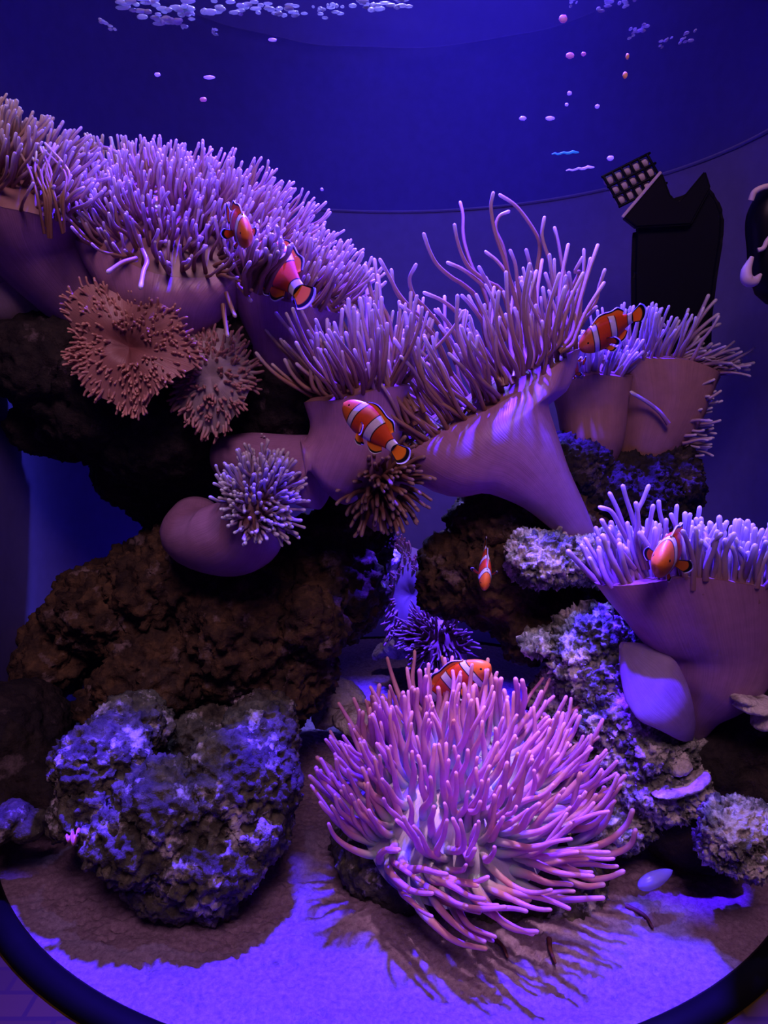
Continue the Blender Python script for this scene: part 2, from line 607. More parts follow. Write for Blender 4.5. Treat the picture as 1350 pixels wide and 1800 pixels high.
rock('reef_rock', 'large dark rock ledge carrying the anemones at upper left',
     [(90, 640, 0.78, 0.07, 0.08, 0.05), (200, 690, 0.80, 0.10, 0.09, 0.065), (330, 740, 0.80, 0.09, 0.09, 0.06), (470, 690, 0.80, 0.075, 0.08, 0.075),
      (560, 740, 0.82, 0.06, 0.07, 0.05), (260, 800, 0.84, 0.05, 0.06, 0.05), (130, 740, 0.82, 0.06, 0.06, 0.04), (330, 870, 0.86, 0.06, 0.06, 0.05)], M['rock_dark'], 0.0034, 0.018, 28, 0.007, knob=0.006, seed=1)
rock('reef_rock', 'big brown rock under the small tufted anemone',
     [(330, 1010, 0.82, 0.095, 0.09, 0.07), (200, 1070, 0.82, 0.075, 0.08, 0.05), (110, 1140, 0.82, 0.055, 0.06, 0.04), (430, 1110, 0.78, 0.08, 0.09, 0.075),
      (560, 1020, 0.84, 0.075, 0.08, 0.075), (620, 930, 0.86, 0.05, 0.05, 0.045), (300, 1170, 0.78, 0.10, 0.09, 0.05), (500, 1180, 0.77, 0.06, 0.07, 0.045), (545, 1100, 0.74, 0.035, 0.035, 0.032)],
     M['rock_brown'], 0.0026, 0.018, 32, 0.009, knob=0.007, pits=0.010, seed=2)
rock('reef_rock', 'grey pitted rock with a hollow on top in front of the big brown rock',
     [(180, 1330, 0.60, 0.042, 0.045, 0.026), (235, 1285, 0.63, 0.032, 0.04, 0.022), (160, 1400, 0.585, 0.035, 0.04, 0.02), (250, 1385, 0.575, 0.03, 0.03, 0.018), (330, 1420, 0.565, 0.055, 0.045, 0.036), (420, 1370, 0.58, 0.045, 0.05, 0.04), (455, 1300, 0.62, 0.035, 0.05, 0.032),
      (270, 1470, 0.55, 0.052, 0.035, 0.03), (360, 1510, 0.545, 0.045, 0.035, 0.035), (440, 1440, 0.57, 0.032, 0.04, 0.035), (320, 1560, 0.55, 0.045, 0.03, 0.02), (330, 1310, 0.70, 0.05, 0.03, 0.03)],
     M['rock_grey'], 0.0017, 0.010, 42, 0.006, knob=0.006, pits=0.011, seed=3)
rock('reef_rock', 'dark shaded rock at the edge behind the grey pitted rock',
     [(30, 1300, 0.70, 0.05, 0.06, 0.05), (90, 1360, 0.68, 0.045, 0.05, 0.035), (10, 1400, 0.66, 0.04, 0.05, 0.03)], M['rock_dark'], 0.003, 0.010, 34, 0.005, knob=0.003, seed=4)
rock('reef_rock', 'small dark rock with pale rim on the sand by the tank wall',
     [(10, 1445, 0.585, 0.022, 0.02, 0.013), (50, 1450, 0.59, 0.016, 0.018, 0.010)], M['rock_grey'], 0.0016, 0.004, 60, 0.002, knob=0.003, seed=5)
rock('reef_rock', 'dark brown upright rock under the wide trumpet anemone',
     [(860, 930, 0.78, 0.045, 0.06, 0.05), (810, 1000, 0.77, 0.04, 0.05, 0.05), (880, 1020, 0.75, 0.055, 0.06, 0.05), (920, 1090, 0.74, 0.035, 0.05, 0.045), (960, 960, 0.78, 0.06, 0.06, 0.06), (1000, 1060, 0.76, 0.05, 0.06, 0.05)],
     M['rock_brown'], 0.0024, 0.013, 36, 0.008, knob=0.006, pits=0.009, seed=6)
rock('reef_rock', 'pale crusted rock at the foot of the trumpet anemone',
     [(960, 980, 0.68, 0.036, 0.03, 0.022), (1030, 985, 0.69, 0.03, 0.03, 0.022), (1080, 975, 0.70, 0.028, 0.03, 0.022), (930, 1000, 0.69, 0.02, 0.025, 0.014)],
     M['rock_crust'], 0.0013, 0.008, 60, 0.006, knob=0.011, pits=0.004, seed=7)
rock('reef_rock', 'knobbly violet-grey rock beside the trumpet stalk and below the tan anemones',
     [(1010, 830, 0.80, 0.042, 0.04, 0.032), (1060, 870, 0.80, 0.04, 0.04, 0.035), (960, 850, 0.81, 0.03, 0.04, 0.025), (1100, 900, 0.82, 0.06, 0.05, 0.06), (1150, 850, 0.85, 0.05, 0.05, 0.05)],
     M['rock_dark'], 0.0019, 0.010, 50, 0.007, knob=0.010, seed=8)
rock('reef_rock', 'sloping knobbly crusted rock behind the pink anemone',
     [(1030, 1120, 0.655, 0.032, 0.035, 0.022), (1070, 1180, 0.65, 0.05, 0.04, 0.036), (1100, 1250, 0.635, 0.05, 0.045, 0.036), (1130, 1310, 0.62, 0.05, 0.04, 0.036), (1150, 1370, 0.61, 0.045, 0.04, 0.032),
      (1060, 1300, 0.66, 0.06, 0.05, 0.05), (955, 1127, 0.66, 0.014, 0.012, 0.007), (990, 1125, 0.66, 0.014, 0.014, 0.008), (1010, 1230, 0.68, 0.04, 0.04, 0.04), (1080, 1420, 0.62, 0.05, 0.04, 0.03)],
     M['rock_crust'], 0.0015, 0.009, 54, 0.007, knob=0.012, pits=0.004, seed=9)
rock('reef_rock', 'dark shaded rock under the violet anemone',
     [(1250, 1350, 0.635, 0.05, 0.05, 0.045), (1320, 1310, 0.635, 0.045, 0.05, 0.05), (1190, 1430, 0.64, 0.05, 0.05, 0.035), (1320, 1400, 0.62, 0.04, 0.05, 0.05), (1200, 1340, 0.66, 0.04, 0.05, 0.04)],
     M['rock_dark'], 0.003, 0.010, 36, 0.004, knob=0.003, seed=10)
rock('reef_rock', 'knobbly rock with white crust by the tank wall, behind the sand',
     [(1290, 1450, 0.525, 0.022, 0.02, 0.018), (1325, 1460, 0.53, 0.022, 0.02, 0.016), (1270, 1490, 0.53, 0.018, 0.02, 0.014), (1310, 1500, 0.525, 0.022, 0.02, 0.014)],
     M['rock_crust'], 0.0013, 0.008, 62, 0.005, knob=0.009, pits=0.006, seed=11)
rock('reef_rock', 'dark mossy rock under the pink anemone',
     [(700, 1510, 0.60, 0.055, 0.05, 0.035), (800, 1540, 0.60, 0.06, 0.05, 0.036), (900, 1540, 0.60, 0.06, 0.05, 0.036), (970, 1530, 0.60, 0.045, 0.05, 0.034), (860, 1600, 0.575, 0.05, 0.03, 0.016), (960, 1590, 0.575, 0.03, 0.03, 0.018), (650, 1470, 0.63, 0.035, 0.04, 0.026)],
     M['rock_grey'], 0.0022, 0.009, 40, 0.004, knob=0.006, pits=0.006, seed=12)
rock('reef_rock', 'small pale lit rock on the far sand below the fringed anemone',
     [(700, 1135, 1.10, 0.022, 0.02, 0.018), (670, 1145, 1.11, 0.018, 0.015, 0.008)], M['rock_pale'], 0.002, 0.006, 55, 0.003, knob=0.003, seed=13)
rock('reef_rock', 'low pale rock on the sand between the brown rock and the pink anemone',
     [(600, 1225, 0.86, 0.03, 0.03, 0.016), (580, 1250, 0.85, 0.02, 0.03, 0.010), (640, 1270, 0.82, 0.035, 0.03, 0.012)], M['rock_pale'], 0.002, 0.006, 50, 0.003, knob=0.002, seed=14)
rock('reef_rock', 'greenish pale rock knob beside the fringed pale anemone',
     [(668, 965, 0.93, 0.014, 0.02, 0.02), (685, 985, 0.94, 0.012, 0.02, 0.012), (650, 1000, 0.93, 0.025, 0.03, 0.04)], M['rock_crust'], 0.002, 0.005, 60, 0.003, knob=0.004, seed=15)
rock('reef_rock', 'small dark rock with a white crusted top, wedged between two anemone stalks',
     [(395, 555, 0.735, 0.025, 0.03, 0.022), (430, 600, 0.735, 0.02, 0.03, 0.024), (420, 570, 0.725, 0.010, 0.01, 0.008)], M['rock_dark'], 0.0018, 0.006, 55, 0.003, knob=0.003, seed=16)
rock('flat_rock', 'pale flat slab jutting in at the frame edge under the violet anemone',
     [(1300, 1222, 0.585, 0.013, 0.02, 0.004), (1330, 1238, 0.58, 0.020, 0.02, 0.005), (1365, 1255, 0.575, 0.022, 0.02, 0.006)], M['rock_pale'], 0.0014, 0.002, 60, 0.0012, seed=17)
rock('flat_rock', 'narrow pale stone standing for the lit rock edge at the low end of the crusted slope',
     [(1215, 1378, 0.575, 0.016, 0.012, 0.004), (1195, 1350, 0.58, 0.010, 0.010, 0.006), (1180, 1392, 0.57, 0.016, 0.010, 0.003)], M['rock_pale'], 0.0014, 0.002, 60, 0.001, seed=18)  # lit edge of the rock made as a separate pale stone


# ---------------------------------------------------------------- anemones
def loft(rings, sides=56, wave=0.0, wseed=0, groove=0.0):
    """rings: (centre, a, b) with full-size axis vectors; returns verts, faces, along, around"""
    V, Fc, Al, Ar = [], [], [], []
    n = len(rings)
    for i, (c, a, b) in enumerate(rings):
        t = i / (n - 1)
        nn = np.cross(a, b)
        nn = nrm(nn)
        for j in range(sides):
            ph = 2 * PI * j / sides
            w = 1 + wave * t ** 2 * (0.6 * math.sin(3 * ph + wseed) + 0.4 * math.sin(5 * ph + 2.1 * wseed) + 0.25 * math.sin(9 * ph + wseed * 3))
            w += groove * math.sin(17 * ph + wseed) * t
            lift = wave * 0.5 * t ** 3 * math.sin(4 * ph + wseed * 1.3) * np.linalg.norm(b)
            V.append(c + (a * math.cos(ph) + b * math.sin(ph)) * w + nn * lift)
            Al.append(t)
            Ar.append(abs(j / sides * 2 - 1))
    for i in range(n - 1):
        for j in range(sides):
            k = (j + 1) % sides
            Fc.append((i * sides + j, i * sides + k, (i + 1) * sides + k, (i + 1) * sides + j))
    return V, Fc, Al, Ar


def stalk_rings(spine, disc, n=26):
    """spine: (px, py, Y, r[, r_depth]) from the foot; disc: dict c, a, b (full-size axis vectors)"""
    C = [np.array(at(*s[:3])) for s in spine]
    R = [(s[3], s[4] if len(s) > 4 else s[3]) for s in spine]
    cen = C + [np.array(disc['c'])]
    path = smooth_path(cen, n)
    ra = np.interp(np.linspace(0, len(cen) - 1, n), range(len(cen)), [r[0] for r in R] + [np.linalg.norm(disc['a'])])
    rb = np.interp(np.linspace(0, len(cen) - 1, n), range(len(cen)), [r[1] for r in R] + [np.linalg.norm(disc['b'])])
    # soften the radius steps
    for _ in range(2):
        ra[1:-1] = (ra[:-2] + 2 * ra[1:-1] + ra[2:]) / 4
        rb[1:-1] = (rb[:-2] + 2 * rb[1:-1] + rb[2:]) / 4
    T = np.gradient(path, axis=0)
    da, db = nrm(disc['a']), nrm(disc['b'])
    dn = nrm(np.cross(da, db))
    rings = []
    for i in range(n):
        q = i / (n - 1)
        w = min(1.0, max(0.0, (q - 0.35) / 0.65)) ** 1.3
        t = nrm(T[i])
        if np.dot(dn, t) < 0:
            dn2 = -dn
        else:
            dn2 = dn
        nn = nrm(t * (1 - w) + dn2 * w)
        a = nrm(da - nn * np.dot(da, nn))
        b = np.cross(nn, a)
        if np.dot(b, db) < 0:
            b = -b
        rings.append((path[i], a * ra[i], b * rb[i]))
    return rings


def grow(p, d, Lg, bend, wob, n=11, curl=None):
    """walk a tentacle: start p, direction d, length Lg, a steady bend vector and a wobble"""
    p = np.array(p, float)
    d = nrm(d)
    pts = [p.copy()]
    ax = nrm(np.cross(d, rng.normal(size=3)))
    ph, fr = rng.uniform(0, 6.28), rng.uniform(0.35, 0.8)
    ds = Lg / n
    for i in range(n):
        d = nrm(d + np.asarray(bend) / n + ax * wob * math.cos(ph + i * fr) / n * 3)
        p = p + d * ds
        pts.append(p.copy())
    return np.array(pts)


def taper(n, r0, r1, knob=0.0):
    t = np.linspace(0, 1, n)
    r = r0 + (r1 - r0) * t ** 0.8
    if knob:
        r = r * (1 + knob * np.exp(-((t - 0.97) / 0.07) ** 2))
    return r


def merge(parts):
    V, Fc, A, o = [], [], [], 0
    for v, f, a in parts:
        V.append(v)
        Fc += [tuple(i + o for i in q) for q in f]
        A.append(a)
        o += len(v)
    return np.vstack(V), Fc, np.concatenate(A)


def add_tentacles(root, base, paths, mat, sides=7, keep=100, dark=None):
    """paths: list of (points, radii); the nearest become parts of their own, the rest one mass"""
    order = sorted(range(len(paths)), key=lambda i: paths[i][0][-1][1] * 0.6 + paths[i][0][0][1] * 0.4 - 3.0 * (len(paths[i]) > 2))
    rest = []
    for q, i in enumerate(order):
        v, f, a = tube(paths[i][0], paths[i][1], sides)
        if q < keep:
            link('tentacle', mesh_from('tentacle', v, f, {'along': a}), mat, root, base)
        else:
            rest.append((v, f, a))
    if rest:
        v, f, a = merge(rest)
        o = link('tentacle_mass', mesh_from('tentacle_mass', v, f, {'along': a}), mat, root, base)
        o['kind'] = 'stuff'


def disc_frame(c, right, N, ra, rb):
    """disc at world point c with normal N; a runs along right, b = N x a"""
    Nn = nrm(N)
    a = nrm(np.array(right, float) - Nn * np.dot(right, Nn))
    b = np.cross(Nn, a)
    return dict(c=np.array(c), a=a * ra, b=b * rb, N=Nn)


def anemone(label, spine, disc, smat, dmat, tmat, n, Lr, rad, spread=1.0, bend=(0, 0, 0), wob=0.25, rho=(0.45, 1.0), dome=0.25,
            heroes=(), hero_r=(0.0025, 0.0016), wave=0.10, seed=1, knob=0.12, sides=7, name='sea_anemone', extra=None, dirfn=None, keep=100, lenfn=None, tube_n=11, groove=0.0):
    global rng
    rng = np.random.default_rng(seed * 101 + 5)
    base = at(*spine[0][:3])
    root = empty(name, base, label, 'sea anemone')
    rings = stalk_rings(spine, disc)
    V, Fc, Al, Ar = loft(rings, 64, wave, seed, groove)
    # close the foot
    k = len(V)
    V.append(rings[0][0])
    Al.append(0)
    Ar.append(0)
    Fc += [(k, (j + 1) % 64, j) for j in range(64)]
    link('stalk', mesh_from('stalk', V, Fc, {'along': Al, 'around': Ar}), smat, root, base)
    # oral disc: domed, with the same wavy rim
    c, a, b, Nn = disc['c'], disc['a'], disc['b'], disc['N']
    rim = V[(len(rings) - 1) * 64:len(rings) * 64]
    rim = np.array(rim)
    rbm = min(np.linalg.norm(a), np.linalg.norm(b))
    Vd, Fd, Ad, Rd = [], [], [], []
    steps = 12
    for i in range(steps):
        s = 1 - i / (steps - 1)
        hgt = dome * rbm * (1 - s ** 2) - 0.22 * rbm * math.exp(-(s / 0.22) ** 2) * (dome > 0)
        for j in range(64):
            Vd.append(c + (rim[j] - c) * max(s, 0.02) * (1.003 if i == 0 else 1) + Nn * hgt)
            Ad.append(s)
            Rd.append(abs(j / 64 * 2 - 1))
    for i in range(steps - 1):
        for j in range(64):
            q = (j + 1) % 64
            Fd.append((i * 64 + j, i * 64 + q, (i + 1) * 64 + q, (i + 1) * 64 + j))
    Fd.append(tuple((steps - 1) * 64 + j for j in range(64)))
    link('oral_disc', mesh_from('oral_disc', Vd, Fd, {'along': Ad, 'around': Rd}), dmat, root, base)
    paths = []
    for hp in heroes:
        pts = smooth_path([at(*q) for q in hp][::-1], 22)
        paths.append((pts, taper(22, hero_r[0], hero_r[1], knob), 1))
    for i in range(n):
        r = math.sqrt(rng.uniform(rho[0] ** 2, rho[1] ** 2))
        ph = rng.uniform(0, 2 * PI)
        j = int(ph / (2 * PI) * 64) % 64
        p = c + (rim[j] - c) * r + Nn * dome * rbm * (1 - r ** 2) * 0.97
        radial = nrm(rim[j] - c)
        th = spread * r + rng.normal(0, 0.12)
        d = Nn * math.cos(th) + radial * math.sin(th) + rng.normal(0, 0.10, 3)
        Lg = rng.uniform(*Lr)
        bd = np.array(bend, float) + rng.normal(0, 0.12, 3)
        if dirfn:
            d, Lg, bd = dirfn(p, radial, r, ph, d, Lg, bd)
        pts = grow(p - nrm(d) * 0.002, d, Lg, bd, wob, tube_n)
        f = rng.uniform(0.85, 1.15)
        paths.append((pts, taper(len(pts), rad[0] * f, rad[1] * f, knob)))
    if extra:
        paths += extra
    add_tentacles(root, base, paths, tmat, sides, keep)
    return root


def px(pts, y0, y1):
    """photograph polyline from tip to root -> with distances running y0 (tip) to y1 (root)"""
    k = len(pts) - 1
    return [(p[0], p[1], y0 + (y1 - y0) * i / k) for i, p in enumerate(pts)]


# --- the wide trumpet anemone in the middle
A = disc_frame(at(838, 716, 0.745), (0.79, 0.0, 0.61), (-0.50, -0.02, 0.86), 0.112, 0.056)
H = [px([(867, 340), (863, 365), (870, 408), (885, 452), (899, 502), (910, 546), (912, 600)], .72, .74),
     px([(879, 343), (906, 361), (932, 394), (948, 426), (946, 462), (935, 517), (921, 590)], .76, .76),
     px([(809, 356), (814, 379), (814, 408), (818, 434), (830, 470), (850, 510), (872, 590)], .80, .77),
     px([(799, 396), (803, 419), (812, 448), (827, 473), (856, 495), (885, 517), (903, 600)], .73, .75),
     px([(745, 412), (755, 441), (769, 466), (794, 488), (816, 502), (841, 531), (856, 610)], .70, .73),
     px([(787, 462), (812, 473), (841, 495), (867, 524), (881, 600)], .74, .75),
     px([(854, 443), (874, 459), (892, 484), (903, 513), (910, 590)], .78, .77),
     px([(894, 372), (877, 381), (872, 405), (885, 437), (896, 500), (905, 580)], .79, .78),
     px([(897, 441), (906, 466), (910, 502), (915, 531), (918, 600)], .73, .75),
     px([(957, 383), (953, 416), (966, 459), (971, 491), (961, 553), (946, 600)], .75, .75),
     px([(975, 401), (982, 430), (988, 466), (997, 509), (985, 560), (960, 600)], .77, .76),
     px([(1024, 453), (1011, 477), (1018, 481), (997, 524), (968, 590)], .73, .75),
     px([(1038, 455), (1033, 477), (1022, 513), (993, 553), (965, 600)], .76, .76),
     px([(1063, 475), (1054, 502), (1044, 535), (1004, 574), (970, 610)], .74, .75),
     px([(1048, 540), (1030, 560), (1010, 590), (985, 620)], .71, .74),
     px([(731, 466), (720, 491), (728, 520), (751, 546), (776, 578), (802, 640)], .69, .73),
     px([(746, 515), (776, 528), (802, 549), (820, 578), (835, 640)], .71, .74),
     px([(668, 457), (683, 484), (701, 517), (726, 546), (758, 578), (787, 650)], .70, .73),
     px([(688, 475), (693, 506), (712, 535), (745, 570), (775, 650)], .73, .74),
     px([(704, 537), (733, 560), (769, 600), (794, 660)], .68, .72),
     px([(812, 520), (830, 540), (850, 570), (868, 620)], .70, .73),
     px([(765, 545), (785, 565), (805, 600), (815, 650)], .68, .72),
     px([(842, 470), (858, 500), (872, 530), (885, 600)], .70, .74),
     px([(925, 440), (935, 480), (940, 520), (940, 600)], .71, .74),
     px([(1000, 480), (1004, 510), (998, 540), (975, 600)], .71, .74)]
rngx = random.Random(4)
for i in range(50):          # fans of long tentacles leaning left along the rim
    s = i / 49
    x0, y0 = 712 + 270 * s + rngx.uniform(-10, 10), 806 - 192 * s + rngx.uniform(-12, 6)
    tx = x0 - (105 * (1 - s) ** 1.1 + 5) + 60 * max(0, s - 0.7) / 0.3 + rngx.uniform(-28, 28)
    ty = y0 - rngx.uniform(110, 190)
    mx_, my_ = x0 * 0.55 + tx * 0.45 - 18 * (1 - s), y0 * 0.5 + ty * 0.5 + 22
    H.append(px([(tx + rngx.uniform(-4, 10), ty), ((tx + mx_) / 2 - 4, (ty + my_) / 2 + 4), (mx_, my_), ((mx_ + x0) / 2 + 6, (my_ + y0) / 2 + 5), (x0, y0)], rngx.uniform(.65, .76), .694))
anemone('wide mauve trumpet-shaped anemone with long tan tentacles standing tall in the middle',
        [(1037, 962, .70, .009), (1010, 925, .70, .0165), (960, 860, .70, .027), (908, 806, .705, .046, .038), (858, 772, .715, .080, .046)],
        A, M['stalk_mauve'], M['disc_tan'], M['tan_tentacle'], 150, (.05, .10), (.0023, .0015), spread=0.75, bend=(-0.35, -0.1, 0.6), wob=0.45,
        rho=(0.35, 1.0), dome=0.3, heroes=H, wave=0.09, seed=3)

# --- the anemone left of it, lying on its side, that the big clownfish swims past
B = disc_frame(at(632, 690, 0.70), (0.93, 0.1, 0.18), (-0.18, -0.05, 0.95), 0.050, 0.040)
H = [px([(642, 468), (650, 504), (659, 539), (670, 580), (690, 680)], .69, .70),
     px([(658, 457), (664, 502), (672, 538), (686, 574), (700, 690)], .71, .70),
     px([(587, 462), (588, 494), (608, 520), (624, 552), (640, 620), (650, 690)], .73, .71),
     px([(501, 633), (514, 658), (537, 681), (569, 694), (590, 705)], .68, .69),
     px([(513, 618), (527, 646), (556, 675), (590, 700)], .69, .69),
     px([(542, 583), (556, 607), (576, 642), (589, 675), (600, 700)], .67, .69),
     px([(608, 586), (618, 617), (634, 652), (645, 700)], .66, .68),
     px([(582, 597), (592, 622), (612, 660), (620, 700)], .68, .69),
     px([(592, 480), (598, 520), (622, 560), (645, 620), (660, 690)], .72, .71)]
for i in range(44):
    s = i / 43
    x0, y0 = 575 + 165 * s + rngx.uniform(-8, 8), 705 + 30 * s + rngx.uniform(-12, 14)
    hgt = 85 + 130 * s + rngx.uniform(-30, 35)
    tx, ty = x0 - 40 - 25 * s + rngx.uniform(-26, 22), y0 - hgt
    mx_, my_ = (x0 + tx) / 2 - 14, (y0 + ty) / 2 + 16
    H.append(px([(tx, ty), ((tx + mx_) / 2 - 5, (ty + my_) / 2), (mx_, my_), ((mx_ + x0) / 2 + 5, (my_ + y0) / 2), (x0, y0)], rngx.uniform(.645, .73), .685))
anemone('mauve anemone lying sideways behind the big clownfish, its tan tentacles swept left',
        [(385, 800, .735, .018), (440, 805, .725, .025), (515, 822, .715, .032), (570, 828, .705, .040, .036), (612, 800, .70, .046, .036), (630, 745, .70, .043, .036)],
        B, M['stalk_mauve'], M['disc_tan'], M['tan_tentacle'], 110, (.04, .085), (.0021, .0014), spread=0.9, bend=(-0.3, -0.1, 0.6), wob=0.3,
        rho=(0.3, 1.0), dome=0.3, heroes=H, wave=0.06, seed=5, hero_r=(.0025, .0017))

# --- brown drooping anemone under the big clownfish
D = disc_frame(at(672, 850, 0.69), (0.9, 0.1, -0.2), (0.15, -0.85, 0.25), 0.026, 0.03)
anemone('small shadowed brown anemone drooping right below the big clownfish',
        [(668, 905, .76, .018), (668, 885, .735, .022), (670, 865, .715, .025)],
        D, M['stalk_tan'], M['disc_tan'], M['brown_tentacle'], 150, (.014, .034), (.0026, .0016), spread=1.25, bend=(0.1, -0.1, -0.5), wob=0.4,
        rho=(0.1, 1.0), dome=0.5, wave=0.1, seed=6)


# --- upper left trio
def lean(p, radial, r, ph, d, Lg, bd):
    return d, Lg, bd


E = disc_frame(at(318, 398, 0.735), (0.93, -0.05, -0.30), (0.12, -0.62, 0.75), 0.118, 0.078)
H = [px([(205, 268), (185, 260), (155, 262), (142, 275), (150, 310)], .74, .76), px([(318, 306), (330, 340), (345, 370)], .76, .75), px([(376, 325), (374, 350), (368, 380)], .72, .73),
     px([(258, 275), (268, 300), (285, 335)], .79, .78), px([(247, 505), (252, 478), (258, 460), (250, 440)], .605, .64), px([(190, 478), (215, 462), (240, 455)], .61, .63),
     px([(440, 528), (428, 512), (418, 500)], .655, .66), px([(413, 555), (405, 535), (398, 515)], .655, .665), px([(400, 590), (395, 560), (392, 535)], .66, .67)]
anemone('broad carpet-like anemone of short violet-lit tentacles on the upper left ledge',
        [(312, 640, .77, .030), (312, 590, .765, .036), (312, 545, .755, .046), (312, 500, .735, .072)],
        E, M['stalk_mauve'], M['disc_tan'], M['tan_tentacle'], 620, (.024, .046), (.0019, .0012), spread=0.85, bend=(0.25, 0.1, 0.55), wob=0.55,
        rho=(0.05, 1.0), dome=0.35, heroes=H, wave=0.08, seed=7, hero_r=(.0024, .0017))
G = disc_frame(at(20, 318, 0.70), (0.80, -0.05, -0.55), (0.35, -0.45, 0.82), 0.078, 0.062)
dk = []
for q in range(10):
    x0 = 85 + rngx.uniform(-18, 22)
    dk.append((smooth_path([at(x0 + 10, 400 + rngx.uniform(-20, 20), .655), at(x0 + rngx.uniform(-5, 15), 350, .645), at(x0 + rngx.uniform(-22, 18), 305, .65), at(x0 + rngx.uniform(-38, 22), 265 + rngx.uniform(-14, 20), .66)], 14), taper(14, .0014, .0010)))
anemone('thick-stalked anemone at the upper left edge, its mauve stalk leaning down to the rose anemone',
        [(205, 590, .765, .031), (170, 545, .755, .037), (125, 490, .74, .043), (75, 430, .725, .050), (45, 375, .71, .058)],
        G, M['stalk_mauve'], M['disc_tan'], M['tan_tentacle'], 360, (.026, .050), (.0019, .0012), spread=0.8, bend=(0.35, 0.1, 0.5), wob=0.5,
        rho=(0.05, 1.0), dome=0.35, wave=0.07, seed=8, extra=dk)
H_ = disc_frame(at(505, 505, 0.725), (0.82, 0.05, -0.42), (0.30, -0.35, 0.88), 0.062, 0.048)
H = [px([(506, 395), (512, 420), (514, 450), (512, 480)], .73, .735), px([(524, 402), (522, 425), (516, 455)], .74, .74), px([(556, 443), (556, 475), (556, 510), (553, 560)], .70, .71),
     px([(548, 455), (540, 490), (530, 520)], .72, .72), px([(537, 447), (534, 470), (528, 500)], .74, .73), px([(480, 402), (496, 425), (505, 450), (508, 480)], .74, .735),
     px([(468, 395), (482, 415), (495, 440)], .75, .74), px([(586, 465), (584, 500), (580, 545)], .72, .73), px([(592, 458), (594, 500), (590, 550)], .74, .74)]
for q in range(26):
    x0, y0 = 440 + rngx.uniform(-14, 60), 505 + rngx.uniform(-22, 12) - 0.5 * max(0, 0)
    if x0 > 470:
        x0 = 470 - rngx.uniform(0, 30)
    tx, ty = x0 + rngx.uniform(5, 48), y0 - rngx.uniform(55, 90)
    H.append(px([(tx, ty), (tx - rngx.uniform(0, 12), ty + 18), ((x0 + tx) / 2 - 6, (y0 + ty) / 2 + 5), (x0, y0)], rngx.uniform(.595, .63), .655))
anemone('anemone at the low end of the upper left ledge, clownfish nestled in its tentacles',
        [(500, 665, .755, .034), (500, 620, .745, .036), (502, 575, .735, .042)],
        H_, M['stalk_mauve'], M['disc_tan'], M['tan_tentacle'], 240, (.026, .052), (.0019, .0013), spread=0.85, bend=(0.15, 0.1, 0.6), wob=0.4,
        rho=(0.1, 1.0), dome=0.35, heroes=H, wave=0.08, seed=9)
# pale stalk at the far left edge
PD = disc_frame(at(-30, 455, .74), (0.9, 0, -0.3), (0.1, -0.3, 0.9), .05, .04)
anemone('pale tan anemone stalk half hidden at the frame edge beneath the leaning stalk',
        [(30, 560, .76, .030), (15, 530, .755, .040), (-10, 490, .75, .048)], PD, M['stalk_pale'], M['disc_tan'], M['tan_tentacle'], 40, (.02, .03), (.002, .0015), seed=10)

# --- rose folded anemone
Rz = disc_frame(at(222, 608, 0.668), (0.80, 0.10, -0.45), (-0.10, -0.96, 0.10), 0.059, 0.050)


def fringe(lo, hi, inner):
    def fn(p, radial, r, ph, d, Lg, bd):
        return d, (hi if r > 0.85 else inner) * rng.uniform(0.7, 1.2), bd
    return fn


anemone('dusky rose folded anemone with short stubby fringe on the dark ledge',
        [(200, 640, .76, .030), (205, 625, .73, .034), (212, 612, .70, .040)], Rz, M['stalk_tan'], M['disc_rose'], M['rose_tentacle'], 420, (.008, .013), (.0016, .0010),
        spread=1.25, wob=0.3, rho=(0.30, 1.02), dome=0.12, wave=0.16, seed=12, knob=0.2, sides=6, dirfn=fringe(0, .0085, .0055), tube_n=6)
Az = disc_frame(at(372, 664, 0.698), (1, 0.1, 0.0), (0.05, -0.96, 0.15), 0.036, 0.048)
anemone('ashen pink anemone like a spiky ball beside the rose anemone',
        [(372, 680, .78, .020), (372, 672, .75, .026), (372, 668, .722, .031)], Az, M['stalk_pale'], M['disc_ash'], M['ash_tentacle'], 300, (.010, .016), (.0021, .0012),
        spread=1.30, wob=0.3, rho=(0.25, 1.02), dome=0.40, wave=0.08, seed=13, knob=0.0, sides=6, dirfn=fringe(0, .011, .007), tube_n=6)

# --- small tufted anemone with a bulging body
T_ = disc_frame(at(455, 880, 0.655), (0.8, -0.3, 0.1), (0.40, -0.72, 0.52), 0.026, 0.034)
anemone('small anemone with bulging mauve body and short violet tuft above the brown rock',
        [(345, 905, .735, .024), (345, 940, .71, .036, .030), (385, 952, .695, .042, .032), (425, 938, .68, .038, .034), (446, 905, .668, .032, .034)],
        T_, M['stalk_mauve'], M['disc_tan'], M['blue_tentacle'], 260, (.014, .030), (.0018, .0012), spread=1.25, bend=(0, -0.1, 0.15), wob=0.5,
        rho=(0.05, 1.0), dome=0.55, wave=0.06, seed=14, knob=0.45)

